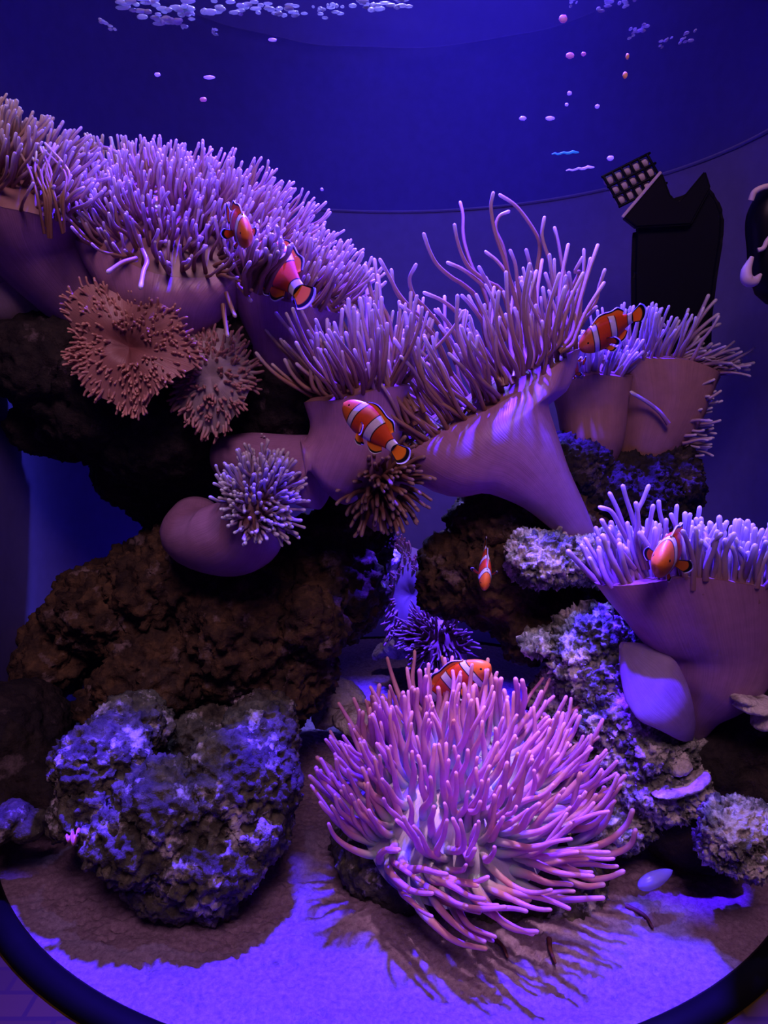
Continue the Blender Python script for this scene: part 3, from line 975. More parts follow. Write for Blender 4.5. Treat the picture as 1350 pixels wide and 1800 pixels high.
# --- tan pair at right, behind
J = disc_frame(at(1150, 655, 0.85), (0.97, 0.0, 0.05), (0.10, 0.25, 0.95), 0.070, 0.05)
H = [px([(1146, 535), (1148, 560), (1138, 590), (1128, 640)], .84, .84), px([(1245, 520), (1236, 540), (1224, 565), (1205, 600), (1190, 640)], .83, .84), px([(1258, 528), (1240, 548), (1222, 575), (1200, 620)], .84, .84),
     px([(1262, 553), (1240, 570), (1210, 600), (1190, 640)], .83, .84), px([(1265, 570), (1235, 585), (1205, 615), (1185, 650)], .85, .85), px([(1250, 605), (1228, 625), (1205, 650)], .82, .84),
     px([(1110, 690), (1135, 705), (1160, 725), (1175, 745)], .80, .80), px([(1165, 570), (1180, 590), (1160, 640)], .83, .84), px([(1190, 560), (1170, 600), (1150, 650)], .82, .84),
     px([(1215, 560), (1185, 600), (1165, 650)], .82, .84)]


def side_down(p, radial, r, ph, d, Lg, bd):
    if radial[0] > 0.55:
        return d * 0.4 + np.array((0.8, -0.1, 0.1)), Lg * 0.85, np.array((0.1, 0, -0.2)) + rng.normal(0, .3, 3)
    return d, Lg, bd


ex = []
for q in range(60):
    y0 = rngx.uniform(640, 800)
    x0 = 1195 + 25 * (1 - abs(y0 - 700) / 120) + rngx.uniform(-12, 14)
    p0, Lq = at(x0, y0, .825 + rngx.uniform(-.01, .04)), rngx.uniform(.015, .028)
    ex.append((grow(p0, (0.6, -0.3, 0.3 + (700 - y0) / 260), Lq, (0.2, 0, 0.1), .5, 9), taper(10, .0022, .0015)))
anemone('tan bell-shaped anemone at the right rear with violet-lit tentacles down its far side',
        [(1110, 880, .85, .022), (1118, 835, .848, .026), (1135, 780, .845, .036), (1155, 720, .845, .052, .040)],
        J, M['stalk_tan'], M['disc_tan'], M['blue_tentacle'], 210, (.030, .060), (.0020, .0014), spread=0.8, bend=(0.25, -0.05, 0.45), wob=0.35,
        rho=(0.2, 1.0), dome=0.3, heroes=H, wave=0.09, seed=15, hero_r=(.0027, .0019), dirfn=side_down, extra=ex)
K = disc_frame(at(1035, 668, 0.82), (0.95, 0.0, 0.1), (-0.05, 0.10, 0.99), 0.044, 0.034)
anemone('short tan anemone wedged between the trumpet anemone and the bell-shaped one',
        [(1030, 810, .82, .030), (1040, 770, .82, .034), (1040, 720, .82, .038, .028)],
        K, M['stalk_tan'], M['disc_tan'], M['blue_tentacle'], 170, (.022, .045), (.0024, .0016), spread=0.9, bend=(0.15, -0.1, 0.4), wob=0.3, rho=(0.1, 1.0), dome=0.3, wave=0.08, seed=16)

# --- violet-lit funnel anemone at right
Q = disc_frame(at(1235, 1030, 0.600), (0.97, 0.0, -0.22), (0.02, 0.30, 0.95), 0.082, 0.054)
H = [px([(1095, 855), (1102, 880), (1112, 910), (1125, 960), (1140, 1010)], .590, .595), px([(1140, 855), (1130, 880), (1120, 905), (1130, 950), (1145, 1000)], .605, .600), px([(1055, 892), (1075, 900), (1092, 930), (1115, 970), (1140, 1010)], .585, .595),
     px([(1058, 915), (1072, 940), (1092, 970), (1115, 1000)], .575, .585), px([(1072, 868), (1085, 895), (1098, 930), (1118, 980)], .595, .595), px([(1158, 882), (1162, 910), (1175, 945), (1185, 1000)], .585, .595),
     px([(1190, 890), (1188, 920), (1192, 960), (1195, 1000)], .605, .605), px([(1230, 893), (1225, 925), (1215, 955), (1210, 1000)], .595, .600), px([(1180, 905), (1192, 935), (1202, 970), (1205, 1010)], .575, .590),
     px([(1148, 890), (1142, 920), (1132, 960), (1138, 1000)], .575, .585), px([(1118, 885), (1122, 915), (1118, 950), (1132, 1000)], .575, .585), px([(1213, 905), (1207, 940), (1200, 980)], .575, .590)]
for i in range(46):
    s = i / 45
    x0, y0 = 1212 + 170 * s + rngx.uniform(-6, 6), 1034 + 24 * s + rngx.uniform(-14, 8)
    tx, ty = x0 + rngx.uniform(-12, 22), y0 - rngx.uniform(62, 105)
    H.append(px([(tx + rngx.uniform(-12, 14), ty - 2), (tx, ty + 14), ((x0 + tx) / 2 + rngx.uniform(-8, 8), (y0 + ty) / 2), (x0, y0)], rngx.uniform(.535, .595), .556))
fl = anemone('funnel-shaped anemone with dense violet-lit tentacles at the right edge',
        [(1218, 1292, .622, .011), (1222, 1245, .622, .026), (1245, 1190, .62, .043), (1262, 1130, .615, .054, .044), (1252, 1078, .606, .067, .048)],
        Q, M['stalk_mauve'], M['disc_tan'], M['blue_tentacle'], 230, (.030, .050), (.0026, .0019), spread=0.6, bend=(0.1, -0.1, 0.5), wob=0.35,
        rho=(0.1, 1.0), dome=0.2, heroes=H, wave=0.12, seed=17, hero_r=(.0024, .0017))
base = fl.location.copy()
# flared foot lobe lit from above
rings = []
for (x, y, Y, ra, rb) in [(1092, 1134, .600, .003, .003), (1108, 1156, .595, .015, .006), (1132, 1186, .587, .027, .008), (1157, 1216, .578, .029, .009), (1186, 1247, .575, .021, .009), (1206, 1278, .588, .012, .010), (1214, 1294, .605, .004, .005)]:
    rings.append((np.array(at(x, y, Y)), np.array((0.62, 0.25, 0.74)) * ra, np.array((0.0, 1.0, 0.2)) * rb))
pth = smooth_path([r[0] for r in rings], 22)
rr_ = [(pth[i], np.array((0.62, 0.25, 0.74)) * np.interp(i / 21 * 6, range(7), [np.linalg.norm(r[1]) for r in rings]), np.array((0.0, 0.98, 0.2)) * np.interp(i / 21 * 6, range(7), [np.linalg.norm(r[2]) for r in rings])) for i in range(22)]
V, Fc, Al, Ar = loft(rr_, 48, 0.03, 2)
link('foot', mesh_from('foot', V, Fc, {'along': Al, 'around': Ar}), M['foot_violet'], fl, base)

# --- pale fringed anemone far back
U = disc_frame(at(722, 1045, 1.02), (0.05, 0.15, 0.99), (-0.25, -0.93, 0.15), 0.070, 0.040)
anemone('pale pink fringed anemone far back in the gap between the rocks',
        [(775, 1110, 1.10, .030), (755, 1085, 1.08, .036), (738, 1060, 1.05, .040)], U, M['stalk_pale'], M['disc_ash'], M['ash_tentacle'], 300, (.008, .014), (.0019, .0012),
        spread=1.25, wob=0.3, rho=(0.55, 1.02), dome=0.25, wave=0.10, seed=18, sides=6, dirfn=fringe(0, .015, .008), tube_n=6)
U2 = disc_frame(at(765, 1125, 0.98), (0.9, 0.0, -0.3), (-0.35, -0.8, 0.35), 0.040, 0.030)
anemone('dull brown anemone with splayed tentacles on the far sand behind the pink anemone',
        [(790, 1180, 1.02, .028), (782, 1160, 1.01, .032), (775, 1145, 1.0, .035)], U2, M['stalk_tan'], M['disc_tan'], M['brown_tentacle'], 130, (.018, .032), (.0022, .0013),
        spread=1.2, wob=0.3, rho=(0.3, 1.0), dome=0.3, wave=0.08, seed=19, sides=6, tube_n=8)

# --- the pink bubble-tip anemone in front
X = disc_frame(at(800, 1420, 0.590), (1.0, 0.05, -0.10), (0.02, -0.50, 0.87), 0.088, 0.080)


def pinkdir(p, radial, r, ph, d, Lg, bd):
    right, down = radial[0], -radial[2]
    d = nrm(d)
    up = np.array((0, 0, 1.0))
    if down > 0.25 and r > 0.75:                 # front skirt hangs and sweeps to the right
        d = nrm(d * 0.8 + np.array((0.25, -0.5, -0.75 * down)))
        bd = np.array((1.1, -0.1, 0.55)) + rng.normal(0, 0.2, 3)
        Lg *= 1.0
    elif right > 0.45 and r > 0.6:
        d = nrm(d + np.array((0.7, -0.1, -0.25)))
        bd = np.array((0.2, 0.0, 1.3)) + rng.normal(0, 0.25, 3)
        Lg *= 1.1
    elif right < -0.5 and r > 0.6:
        d = nrm(d + np.array((-0.35, -0.1, 0.1)))
        bd = np.array((-0.05, 0.0, 1.0)) + rng.normal(0, 0.25, 3)
        Lg *= 0.85
    else:
        bd = np.array((0.05, 0.05, 1.1)) + rng.normal(0, 0.22, 3)
    return d, Lg, bd


H = [px([(1112, 1425), (1100, 1452), (1070, 1478), (1030, 1492), (975, 1498)], .555, .565), px([(1117, 1460), (1108, 1485), (1080, 1500), (1040, 1505), (990, 1500)], .55, .565),
     px([(1095, 1532), (1070, 1542), (1040, 1545), (1005, 1530), (970, 1505)], .545, .56), px([(1060, 1555), (1030, 1558), (1000, 1548), (960, 1520)], .54, .56), px([(948, 1568), (915, 1570), (880, 1562), (850, 1540), (840, 1515)], .53, .555),
     px([(930, 1582), (895, 1580), (865, 1568), (840, 1545), (825, 1515)], .53, .555), px([(810, 1605), (785, 1585), (765, 1560), (755, 1525)], .53, .55), px([(745, 1525), (755, 1518), (775, 1505), (795, 1490)], .525, .545),
     px([(545, 1365), (565, 1385), (595, 1410), (630, 1430)], .60, .60), px([(558, 1332), (580, 1350), (600, 1370), (635, 1400)], .62, .61), px([(1062, 1385), (1055, 1420), (1040, 1460), (1000, 1485)], .565, .57),
     px([(1078, 1392), (1072, 1425), (1055, 1455), (1015, 1480)], .575, .575), px([(1032, 1345), (1030, 1390), (1015, 1430), (985, 1470)], .58, .58), px([(1020, 1360), (1010, 1400), (1003, 1440), (985, 1470)], .56, .57),
     px([(880, 1480), (905, 1470), (935, 1430), (965, 1395)][::-1], .54, .55), px([(850, 1185), (848, 1220), (840, 1250), (835, 1290)], .63, .63), px([(773, 1190), (778, 1225), (782, 1260), (790, 1300)], .63, .63)]
for i in range(40):           # the back rank standing upright
    s = i / 39
    x0, y0 = 640 + 370 * s + rngx.uniform(-8, 8), 1330 - 60 * math.sin(PI * min(1, s * 1.05)) + 50 * max(0, s - 0.75) * 4 * 0.5 + rngx.uniform(-8, 14)
    hgt = rngx.uniform(60, 100)
    tx, ty = x0 - 8 + rngx.uniform(-14, 14), y0 - hgt
    H.append(px([(tx, ty), (tx + rngx.uniform(-5, 5), ty + hgt * .3), ((x0 + tx) / 2 + rngx.uniform(-6, 6), y0 - hgt * .4), (x0, y0)], rngx.uniform(.60, .65), .63))
anemone('big bright pink anemone with thick tapering tentacles on the sand in front',
        [(820, 1560, .615, .045, .04), (815, 1520, .61, .055, .045), (808, 1475, .60, .070, .06)],
        X, M['stalk_pale'], M['disc_pink'], M['pink_tentacle'], 310, (.048, .078), (.0040, .0014), spread=0.85, wob=0.6, rho=(0.14, 1.0), dome=0.55,
        heroes=H, hero_r=(.0040, .0019), wave=0.06, seed=20, knob=0.1, sides=9, dirfn=pinkdir, tube_n=14)


# ---------------------------------------------------------------- clownfish
def fish_mat():
    m, nt, N, L = mat_new('clownfish_skin')
    fx, fz = attr(nt, 'fx'), attr(nt, 'fz')
    W_, B_, O = (0.66, 0.62, 0.72), (0.006, 0.005, 0.007), (0.60, 0.062, 0.008)
    O2 = (0.74, 0.16, 0.02)
    # bands bow forward on the flank: shift the coordinate with the height
    sq = N.new('ShaderNodeMath')
    sq.operation = 'MULTIPLY'
    L.new(fz, sq.inputs[0])
    L.new(fz, sq.inputs[1])
    ma = N.new('ShaderNodeMath')
    ma.operation = 'MULTIPLY_ADD'
    L.new(sq.outputs[0], ma.inputs[0])
    ma.inputs[1].default_value = -0.035
    L.new(fx, ma.inputs[2])
    c = ramp(nt, ma.outputs[0], [(0.0, O2), (0.185, O2), (0.19, B_), (0.20, B_), (0.205, W_), (0.275, W_), (0.28, B_), (0.292, B_), (0.297, O), (0.50, O),
                                 (0.505, B_), (0.515, B_), (0.52, W_), (0.625, W_), (0.63, B_), (0.642, B_), (0.648, O), (0.865, O), (0.87, B_), (0.88, B_), (0.885, W_), (0.965, W_), (0.97, B_), (1.0, B_)])
    v = noise_tex(nt, 700, 2)
    c = mixc(nt, 0.25, c, ramp(nt, v, [(0.35, (0.6, 0.6, 0.6)), (0.65, (1, 1, 1))]), 'MULTIPLY')
    out(nt, principled(nt, c, 0.38, 0.45).outputs[0])
    return m


def fin_mat():
    m, nt, N, L = mat_new('clownfish_fin')
    c = ramp(nt, attr(nt, 'along'), [(0, (0.85, 0.20, 0.015)), (0.68, (0.90, 0.30, 0.02)), (0.74, (0.01, 0.008, 0.01)), (0.90, (0.01, 0.008, 0.01)), (0.94, (0.7, 0.7, 0.85)), (1, (0.7, 0.7, 0.85))])
    p = principled(nt, c, 0.45, 0.3)
    t = N.new('ShaderNodeBsdfTranslucent')
    L.new(c, t.inputs[0])
    mx = N.new('ShaderNodeMixShader')
    mx.inputs[0].default_value = 0.35
    L.new(p.outputs[0], mx.inputs[1])
    L.new(t.outputs[0], mx.inputs[2])
    out(nt, mx.outputs[0])
    return m


M['fish'] = fish_mat()
M['fin'] = fin_mat()
M['eye'] = plain('fish_eye', (0.004, 0.004, 0.006), 0.1, 0.6)
TS = [0, .02, .06, .13, .24, .38, .52, .66, .80, .92, 1.0]
HH = [.008, .05, .088, .128, .168, .190, .182, .150, .105, .072, .068]
WW = [.008, .036, .060, .078, .092, .096, .088, .068, .044, .026, .018]
BL = 0.80     # body length as a share of the whole


def fan(base, tips, thick, rows=7, ripple=0.0, cut=0.0):
    """a fin: grid from the base line out to the tip line, with real thickness; along = 0 at the base, 1 at the edge"""
    nb = 15
    bq, tq = smooth_path(base, nb), smooth_path(tips, nb)
    V, A = [], []
    for i in range(nb):
        s = i / (nb - 1)
        for j in range(rows):
            e = j / (rows - 1)
            p = bq[i] * (1 - e) + tq[i] * e
            p = p + np.array((0, ripple * math.sin(i * 2.1) * e, 0))
            V.append(p)
            A.append(max(e, cut * (1 - 3.2 * min(s, 1 - s)) if cut else 0))
    Fq = [(i * rows + j, (i + 1) * rows + j, (i + 1) * rows + j + 1, i * rows + j + 1) for i in range(nb - 1) for j in range(rows - 1)]
    V = np.array(V)
    nn = nrm(np.cross(V[rows] - V[0], V[1] - V[0]))
    n0 = len(V)
    V2 = np.vstack([V + nn * thick, V - nn * thick])
    F2 = Fq + [tuple(n0 + k for k in reversed(f)) for f in Fq]
    rim = [i * rows for i in range(nb)] + [(nb - 1) * rows + j for j in range(1, rows)] + [i * rows + rows - 1 for i in range(nb - 2, -1, -1)] + [j for j in range(rows - 2, 0, -1)]
    for k in range(len(rim)):
        a, b = rim[k], rim[(k + 1) % len(rim)]
        F2.append((a, b, n0 + b, n0 + a))
    return V2, F2, A + A


def make_fish_meshes():
    out_ = {}
    n, sides = 60, 36
    t = np.linspace(0, 1, n)
    hh = np.interp(t, TS, HH)
    ww = np.interp(t, TS, WW)
    for _ in range(2):
        hh[1:-1] = (hh[:-2] + 2 * hh[1:-1] + hh[2:]) / 4
        ww[1:-1] = (ww[:-2] + 2 * ww[1:-1] + ww[2:]) / 4
    V, Fc, fx, fz = [], [], [], []
    for i in range(n):
        x = 0.5 - t[i] * BL
        cz = 0.012 * math.sin(t[i] * PI)
        for j in range(sides):
            a = 2 * PI * j / sides
            V.append((x, ww[i] * math.sin(a) * (1 - 0.15 * abs(math.cos(a))), cz + hh[i] * math.cos(a)))
            fx.append(t[i])
            fz.append(math.cos(a))
    for i in range(n - 1):
        for j in range(sides):
            k = (j + 1) % sides
            Fc.append((i * sides + j, (i + 1) * sides + j, (i + 1) * sides + k, i * sides + k))
    Fc.append(tuple(range(sides)))
    Fc.append(tuple((n - 1) * sides + j for j in range(sides))[::-1])
    out_['body'] = [mesh_from('body', V, Fc, {'fx': fx, 'fz': fz})]
    th = 0.006

    def prof(tt):
        return np.interp(tt, TS, HH)

    def X_(tt):
        return 0.5 - tt * BL
    # dorsal: spiny front and soft rear lobes
    tb = [.24, .36, .48, .60, .72, .82]
    hb = [.03, .062, .060, .058, .095, .05]
    v = fan([(X_(q), 0, prof(q) * .93) for q in tb], [(X_(q) - .03, 0, prof(q) + h_) for q, h_ in zip(tb, hb)], th)
    out_['dorsal_fin'] = [mesh_from('dorsal_fin', v[0], v[1], {'along': v[2]})]
    tb = [.62, .70, .78, .84]
    hb = [.03, .085, .095, .04]
    v = fan([(X_(q), 0, -prof(q) * .93) for q in tb], [(X_(q) - .04, 0, -prof(q) - h_) for q, h_ in zip(tb, hb)], th)
    out_['anal_fin'] = [mesh_from('anal_fin', v[0], v[1], {'along': v[2]})]
    # tail: rounded fan
    an = np.linspace(-1.05, 1.05, 9)
    v = fan([(-.285, 0, .055 * s) for s in np.linspace(-1, 1, 5)], [(-.33 - .185 * math.cos(a * .9), 0, .135 * math.sin(a)) for a in an], th, cut=0.9)
    out_['tail_fin'] = [mesh_from('tail_fin', v[0], v[1], {'along': v[2]})]
    pf, vf, ey = [], [], []
    for s in (-1, 1):
        an = np.linspace(-.9, .9, 7)
        c0 = np.array((.175, s * .078, -.035))
        u = nrm((-.62, s * .72, -.20))
        w = nrm(np.cross(u, (0.2, s * .3, 1)))
        w = w if w[2] > 0 else -w
        w = np.array((0.25, s * 0.15, 0.95))
        v = fan([c0 + w * .03 * q for q in (-1, 0, 1)], [c0 + u * .165 * math.cos(a * .9) + w * .085 * math.sin(a) for a in an], th * .8, cut=0.8)
        pf.append(mesh_from('pectoral_fin', v[0], v[1], {'along': v[2]}))
        c0 = np.array((.13, s * .03, -.150))
        v = fan([c0 + np.array((.03 * q, 0, 0)) for q in (1, 0, -1)], [c0 + np.array((-.02 - .05 * k, s * .025, -.10 + .02 * abs(k - 1))) for k in (0, 1, 2)], th * .8)
        vf.append(mesh_from('pelvic_fin', v[0], v[1], {'along': v[2]}))
        import bmesh
        bm = bmesh.new()
        bmesh.ops.create_uvsphere(bm, u_segments=16, v_segments=10, radius=.026, matrix=Matrix.Translation((.405, s * .055, .03)) @ Matrix.Diagonal((1, .55, 1, 1)))
        me = bpy.data.meshes.new('eye')
        bm.to_mesh(me)
        bm.free()
        me.polygons.foreach_set('use_smooth', [True] * len(me.polygons))
        ey.append(me)
    out_['pectoral_fin'], out_['pelvic_fin'], out_['eye'] = pf, vf, ey
    return out_


FM = make_fish_meshes()
for k, ms in FM.items():
    for me in ms:
        me.materials.append(M['fish'] if k == 'body' else M['eye'] if k == 'eye' else M['fin'])


def place_fish(label, head, tail, up):
    h, t = at(*head), at(*tail)
    x = (h - t)
    ln = x.length
    x.normalize()
    z = Vector(up) - x * Vector(up).dot(x)
    z.normalize()
    y = z.cross(x)
    root = empty('clownfish', (h + t) / 2, label, 'fish', 'clownfish among the anemones')
    mt = Matrix((x, y, z)).transposed().to_4x4()
    root.matrix_world = Matrix.Translation((h + t) / 2) @ mt @ Matrix.Scale(ln, 4)
    for k, ms in FM.items():
        for me in ms:
            o = bpy.data.objects.new(k, me)
            COL.objects.link(o)
            o.parent = root
    return root


place_fish('large orange clownfish with three white bands, head up, beside the sideways mauve anemone', (604, 708, .600), (716, 808, .585), (0.66, -0.22, 0.72))
place_fish('clownfish facing out of the tentacles at the crest of the upper left ledge', (437, 420, .605), (398, 372, .665), (0.05, -0.45, 0.9))
place_fish('clownfish burrowing head first into tentacles, round orange tail showing', (448, 432, .69), (545, 532, .63), (0.70, -0.15, 0.70))
place_fish('clownfish nosing down over the tan anemones at the right rear, banded violet', (1018, 612, .735), (1134, 545, .760), (0.35, -0.15, 0.93))
place_fish('clownfish peering out of the violet funnel anemone, face on', (1156, 994, .520), (1204, 945, .598), (0.0, -0.4, 0.92))
place_fish('clownfish half sunk behind the tips of the big pink anemone', (862, 1168, .612), (732, 1240, .640), (-0.45, -0.15, 0.88))
place_fish('dim clownfish hanging nose down before the dark brown rock', (852, 1036, .640), (853, 948, .690), (0.0, -0.9, 0.25))
place_fish('tiny orange clownfish head peeking below the banded violet fish', (996, 662, .745), (1030, 632, .775), (0.2, -0.3, 0.9))

# ---------------------------------------------------------------- equipment at the back of the tank
M['plastic'] = plain('black_plastic', (0.003, 0.003, 0.008), 0.4, 0.15)
M['plastic_pale'] = plain('pale_plastic', (0.62, 0.50, 0.56), 0.45, 0.4)


def slab(name, poly, Y, depth, mat, parent=None, base=None, bevel=0.004):
    """a solid with the given outline, depth metres thick, its edges rounded"""
    import bmesh
    bm = bmesh.new()
    vs = [bm.verts.new(at(x, y, Y)) for x, y in poly]
    f = bm.faces.new(vs)
    r = bmesh.ops.extrude_face_region(bm, geom=[f])
    for v in r['geom']:
        if isinstance(v, bmesh.types.BMVert):
            v.co += Vector((v.co.x / Y * depth * 0.9, depth, 0))
    bmesh.ops.recalc_face_normals(bm, faces=bm.faces)
    bmesh.ops.bevel(bm, geom=list(bm.edges), offset=bevel, segments=3, affect='EDGES')
    me = bpy.data.meshes.new(name)
    bm.to_mesh(me)
    bm.free()
    me.polygons.foreach_set('use_smooth', [False] * len(me.polygons))
    return link(name, me, mat, parent, base)


hb = at(1190, 560, .90)
hs = empty('filter_housing', hb, 'black rounded housing with slanted V-shaped collar against the back wall', 'filter')
slab('shell', [(1113, 398), (1128, 392), (1150, 372), (1178, 348), (1210, 338), (1240, 320), (1262, 345), (1274, 375), (1272, 420), (1262, 480), (1252, 560), (1250, 640), (1112, 640), (1110, 480)], .905, .035, M['plastic'], hs, hb, .006)
slab('collar', [(1093, 380), (1164, 302), (1180, 345), (1195, 352), (1240, 298), (1250, 330), (1215, 395), (1118, 400)], .895, .014, M['plastic'], hs, hb, .002)
slab('collar_edge', [(1092, 380), (1160, 300), (1164, 303), (1096, 383)], .892, .003, M['plastic_pale'], hs, hb, .0005)

bb = at(1110, 345, .915)
bs = empty('lattice_basket', bb, 'small dark lattice basket of pale pebbles beside the black housing', 'basket')
import bmesh
u_ = at(1165, 300, .915) - at(1075, 345, .915)
w_ = at(1075, 310, .915) - at(1105, 362, .915)
o_ = at(1095, 360, .915)
for i in range(6):
    p0, p1 = o_ + u_ * (i / 5) * .85 - u_ * .05, o_ + u_ * (i / 5) * .85 - u_ * .05 + w_
    v, f, a = tube(np.linspace(np.array(p0), np.array(p1), 5), [.0016] * 5, 8)
    link('bar', mesh_from('bar', v, f), M['plastic'], bs, bb)
for i in range(4):
    p0, p1 = o_ + w_ * (i / 3) - u_ * .08, o_ + w_ * (i / 3) + u_ * .85
    v, f, a = tube(np.linspace(np.array(p0), np.array(p1), 5), [.0016] * 5, 8)
    link('bar', mesh_from('bar', v, f), M['plastic'], bs, bb)
peb = None
for i in range(5):
    for j in range(3):
        c = o_ + u_ * ((i + .5) / 5 * .85 - .05) + w_ * ((j + .5) / 3) + Vector((0, .006, 0))
        bm = bmesh.new()
        bmesh.ops.create_icosphere(bm, subdivisions=3, radius=.0062, matrix=Matrix.Translation(c) @ Matrix.Diagonal((1, .8, rngx.uniform(.8, 1.1), 1)))
        me = bpy.data.meshes.new('pebble')
        bm.to_mesh(me)
        bm.free()
        me.polygons.foreach_set('use_smooth', [True] * len(me.polygons))
        link('pebble', me, M['plastic_pale'], bs, bb)

# hose fitting at the right edge
hb = at(1345, 430, .76)
hf = empty('hose_fitting', hb, 'black hose fitting with curved pale rims at the right edge near the back wall', 'fitting')


def tubelink(name, pts, r, mat, n=26, sides=14):
    v, f, a = tube(smooth_path([at(*p) for p in pts], n), [r] * n if not hasattr(r, '__len__') else np.interp(np.linspace(0, 1, n), np.linspace(0, 1, len(r)), r), sides)
    return link(name, mesh_from(name, v, f, {'along': a}), mat, hf, hb)


tubelink('hose', [(1362, 345, .765), (1345, 385, .765), (1345, 430, .765), (1350, 470, .765), (1362, 500, .765)], [.016, .018, .017, .018, .02], M['plastic'])
tubelink('rim', [(1320, 352, .748), (1326, 338, .746), (1340, 330, .745), (1358, 326, .745)], .0028, M['plastic_pale'])
tubelink('rim', [(1322, 452, .748), (1312, 476, .746), (1314, 492, .745), (1326, 494, .745), (1336, 484, .745)], [.002, .005, .006, .005, .002], M['plastic_pale'])
tubelink('clip', [(1332, 440, .745), (1342, 436, .744), (1348, 424, .744), (1356, 414, .744)], .0022, M['plastic_pale'])


# ---------------------------------------------------------------- foam and flecks
M['foam'] = flesh('white_foam', [(0, (0.75, 0.75, 0.8)), (1, (0.78, 0.78, 0.8))], trans=0.3)


def blob(name, parts, mat, label=None, cat=None, group=None, rough=.15):
    bm = bmesh.new()
    for c, r in parts:
        bmesh.ops.create_icosphere(bm, subdivisions=2, radius=1.0, matrix=Matrix.Translation(c) @ Matrix.Diagonal((*r, 1)))
    for v in bm.verts:
        v.co += v.normal * rough * min(parts[0][1]) * rngx.uniform(-1, 1)
    me = bpy.data.meshes.new(name)
    bm.to_mesh(me)
    bm.free()
    me.polygons.foreach_set('use_smooth', [True] * len(me.polygons))
    base = parts[0][0].copy()
    o = link(name, me, mat, None, base)
    return tag(o, label, cat, group)


def foam(pxl, label, seed):
    r = random.Random(seed)
    parts = []
    for (x, y, w) in pxl:
        c = at(x, y, 0.98 - 0.30 * abs(x - 675) / 675)
        s = w * c.y / F
        for q in range(8):
            parts.append((c + Vector((r.uniform(-.7, .7) * s, r.uniform(-.01, .01), r.uniform(-.004, .002))), (s * r.uniform(.12, .38), .003, s * r.uniform(.06, .13))))
    blob('foam_patch', parts, M['foam'], label, 'foam', 'foam floating at the water surface')


foam([(240, 6, 40), (270, 4, 30), (310, 12, 36), (345, 16, 40)], 'foam at the surface, the wide patch above the upper left ledge', 1)
foam([(260, 24, 30), (290, 30, 30), (330, 34, 20)], 'thin foam streak just below the wide surface patch', 2)
foam([(400, 12, 30), (440, 10, 26), (470, 14, 26), (500, 16, 26)], 'long foam patch at the surface, second from the tank middle', 3)
foam([(522, 20, 18)], 'single bright foam lump at the end of the long patch', 4)
foam([(560, 22, 14), (590, 12, 20)], 'faint foam wisp beside the bright foam lump', 5)
foam([(630, 6, 30), (670, 4, 30), (700, 2, 26)], 'foam patch at the surface over the middle of the tank', 6)
foam([(1010, 5, 12)], 'small foam dab beside the right-hand foam patch', 7)
foam([(1070, 5, 20), (1100, 3, 20)], 'right-hand foam patch at the surface', 8)
foam([(188, 37, 14)], 'lone foam dab nearest the upper left corner', 9)
foam([(374, 52, 10)], 'tiny foam dab under the long foam patch', 10)
foam([(1132, 50, 14), (1112, 58, 9)], 'foam dab above the black housing', 11)
foam([(1206, 64, 14), (1172, 72, 10)], 'dim foam dab toward the upper right corner', 12)

M['fleck'] = flesh('pale_fleck', [(0, (0.85, 0.8, 0.85)), (1, (0.9, 0.85, 0.9))], trans=0.4)
M['fleck_pink'] = flesh('pinkish_fleck', [(0, (0.85, 0.5, 0.45)), (1, (0.85, 0.5, 0.45))], trans=0.4)
M['fleck_gold'] = flesh('golden_fleck', [(0, (0.95, 0.65, 0.2)), (1, (0.95, 0.65, 0.2))], trans=0.4)
M['fleck_green'] = flesh('green_fleck', [(0, (0.1, 0.7, 0.45)), (1, (0.1, 0.7, 0.45))], trans=0.4)
for (x, y, w, h, mt, lb) in [
        (277, 131, 5, 4, 'fleck', 'bright white fleck drifting above the broad carpet anemone'),
        (368, 136, 10, 3.5, 'fleck', 'flat white fleck drifting beside the bright one'),
        (357, 175, 6, 4.5, 'fleck_pink', 'dull round fleck drifting below the flat white one'),
        (479, 70, 7, 3, 'fleck', 'small white fleck below the bright foam lump'),
        (990, 33, 7, 8, 'fleck_pink', 'pinkish fleck near the surface above the pair of pink flecks'),
        (1002, 98, 7, 6, 'fleck_pink', 'larger of the pair of pinkish flecks'),
        (1026, 95, 4, 4, 'fleck_pink', 'smaller of the pair of pinkish flecks'),
        (1103, 99, 3, 6, 'fleck_gold', 'thin amber fleck above the golden one'),
        (1099, 132, 4, 7, 'fleck_gold', 'golden fleck drifting above the lattice basket'),
        (1001, 164, 4, 4, 'fleck', 'upper of two tiny dots drifting below the pink pair'),
        (996, 184, 3, 3, 'fleck', 'lower of two tiny dots drifting below the pink pair'),
        (1050, 187, 4, 4, 'fleck', 'tiny dot drifting below the golden fleck'),
        (919, 208, 6, 4, 'fleck', 'small pale fleck above the trumpet anemone'),
        (967, 208, 8, 4, 'fleck', 'wider pale fleck next to the small one above the trumpet anemone'),
        (1073, 278, 6, 5, 'fleck', 'bright bluish fleck just above the lattice basket'),
        (566, 333, 3, 3, 'fleck', 'tiny speck drifting above the tentacle tips in mid-tank')]:
    Y = 0.66
    s = Y / F
    blob('drifting_fleck', [(at(x, y, Y), (w * s, 3 * s, h * s * .8))], M[mt], lb, 'fleck', 'flecks adrift in the water')
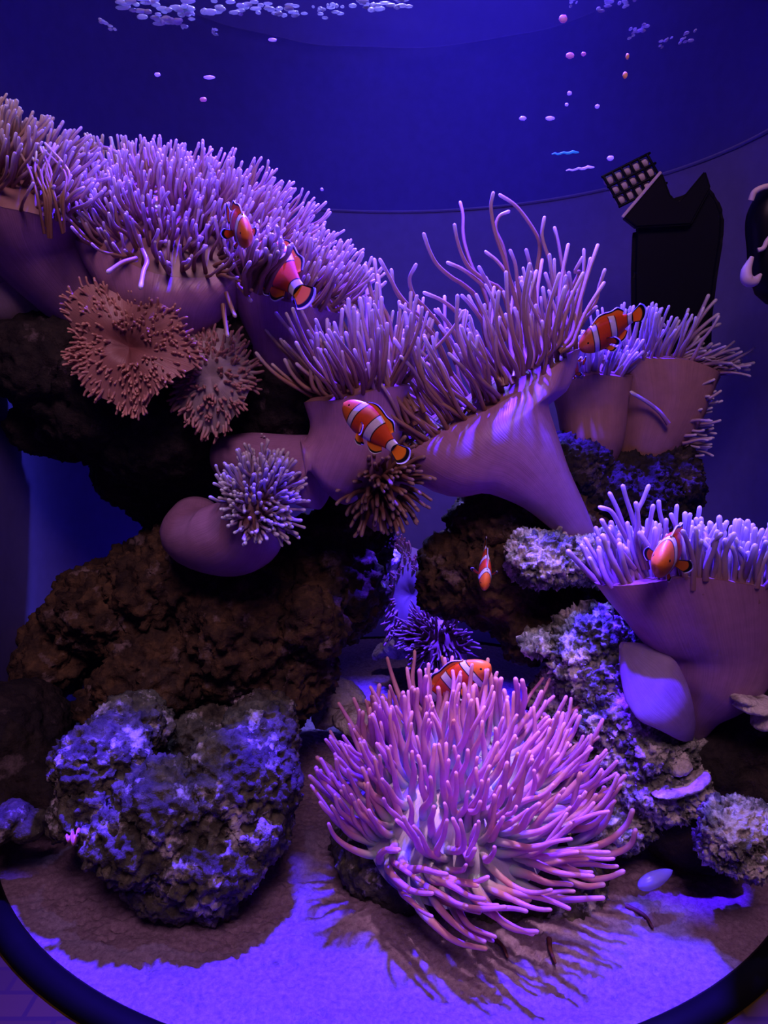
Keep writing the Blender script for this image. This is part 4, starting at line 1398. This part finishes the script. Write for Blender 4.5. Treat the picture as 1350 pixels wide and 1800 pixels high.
for (x0, y0, x1, y1, mt, lb) in [(970, 271, 1017, 267, 'fleck_green', 'thin green streak of debris drifting above the trumpet anemone'), (995, 300, 1044, 293, 'fleck', 'thin white streak of debris drifting just under the green one')]:
    pts = np.linspace(np.array(at(x0, y0, .7)), np.array(at(x1, y1, .7)), 10)
    pts[:, 2] += 0.0006 * np.sin(np.arange(10) * 2)
    v, f, a = tube(pts, [.0004, .0007, .0008, .0009, .0009, .001, .0011, .0012, .001, .0005], 8)
    tag(link('drifting_thread', mesh_from('drifting_thread', v, f, {'along': a}), M[mt], None, Vector(pts[5])), lb, 'thread')

# ---------------------------------------------------------------- small things on the rocks and the sand
M['shell_pink'] = plain('pink_shell', (0.80, 0.30, 0.40), 0.3, 0.5)
c0 = at(126, 1472, .532)
V, Fc, Al = [], [], []
for i in range(40):
    t = i / 39
    a = 4.5 * PI * t
    r = .0016 + .0034 * t
    cen = np.array((c0.x + (t - .5) * .010, c0.y + r * .5 * math.cos(a), c0.z + r * .5 * math.sin(a)))
    for j in range(12):
        b = 2 * PI * j / 12
        V.append(cen + np.array((0.25 * r * math.cos(b * 2) * 0.2, r * math.cos(b), r * math.sin(b) * .95)) * (1 if i < 39 else .3))
for i in range(39):
    for j in range(12):
        k = (j + 1) % 12
        Fc.append((i * 12 + j, i * 12 + k, (i + 1) * 12 + k, (i + 1) * 12 + j))
Fc += [tuple(range(12)), tuple(39 * 12 + j for j in range(12))[::-1]]
tag(link('sea_snail', mesh_from('sea_snail', V, Fc), M['shell_pink'], None, c0), 'small pink rounded snail shell against the side of the grey pitted rock', 'snail')

m, nt, N, L = mat_new('glassy_oval')  # pale half-clear ovoid resting on the sand
p = principled(nt, (0.30, 0.24, 0.62), 0.25, 0.5)
p.inputs['Alpha'].default_value = 0.6
out(nt, p.outputs[0])
c0, ax = at(1152, 1545, .545), nrm(at(1187, 1527, .55) - at(1117, 1562, .54))
pr = [np.array(c0) + ax * (s * .0160) for s in np.linspace(-1, 1, 26)]
v, f, a = tube(pr, [.0062 * math.sqrt(max(0.02, 1 - s * s)) * (1 - .25 * s) for s in np.linspace(-1, 1, 26)], 18)
tag(link('clear_oval', mesh_from('clear_oval', v, f), m, None, c0), 'pale bluish clear oval form on the shaded sand beside the pink anemone', 'shell')

for q in range(1):
    parts = [(at(460 + 4.6 * i, 763 + 4.4 * i, .705), (.0013, .0013, .0010)) for i in range(5)]
    blob('bead_thread', parts, M['fleck'], 'short dotted white thread above the sideways mauve stalk', 'thread', rough=0.1)
M['shadow_red'] = plain('dark_red_shadow', (0.10, 0.03, 0.03), 0.6, 0.2)  # shadows on the sand built as dark red tubes
for pts, lb in [([(845, 1640), (868, 1650), (885, 1665), (892, 1682)], 'thin dark red shadow modelled on the sand under the front of the pink anemone'), ([(965, 1650), (968, 1670), (976, 1692)], 'short dark red shadow modelled on the sand right of the longer one'),
                ([(1100, 1593), (1118, 1600), (1136, 1612), (1147, 1630)], 'curved dark shadow modelled on the shaded sand below the clear oval shell')]:
    pp = smooth_path([at_z(x, y, .004) for x, y in pts], 16)
    v, f, a = tube(pp, taper(16, .0022, .0010), 8)
    tag(link('sand_shadow', mesh_from('sand_shadow', v, f, {'along': a}), M['shadow_red'], None, Vector(pp[0])), lb, 'worm', 'modelled shadows on the sand')
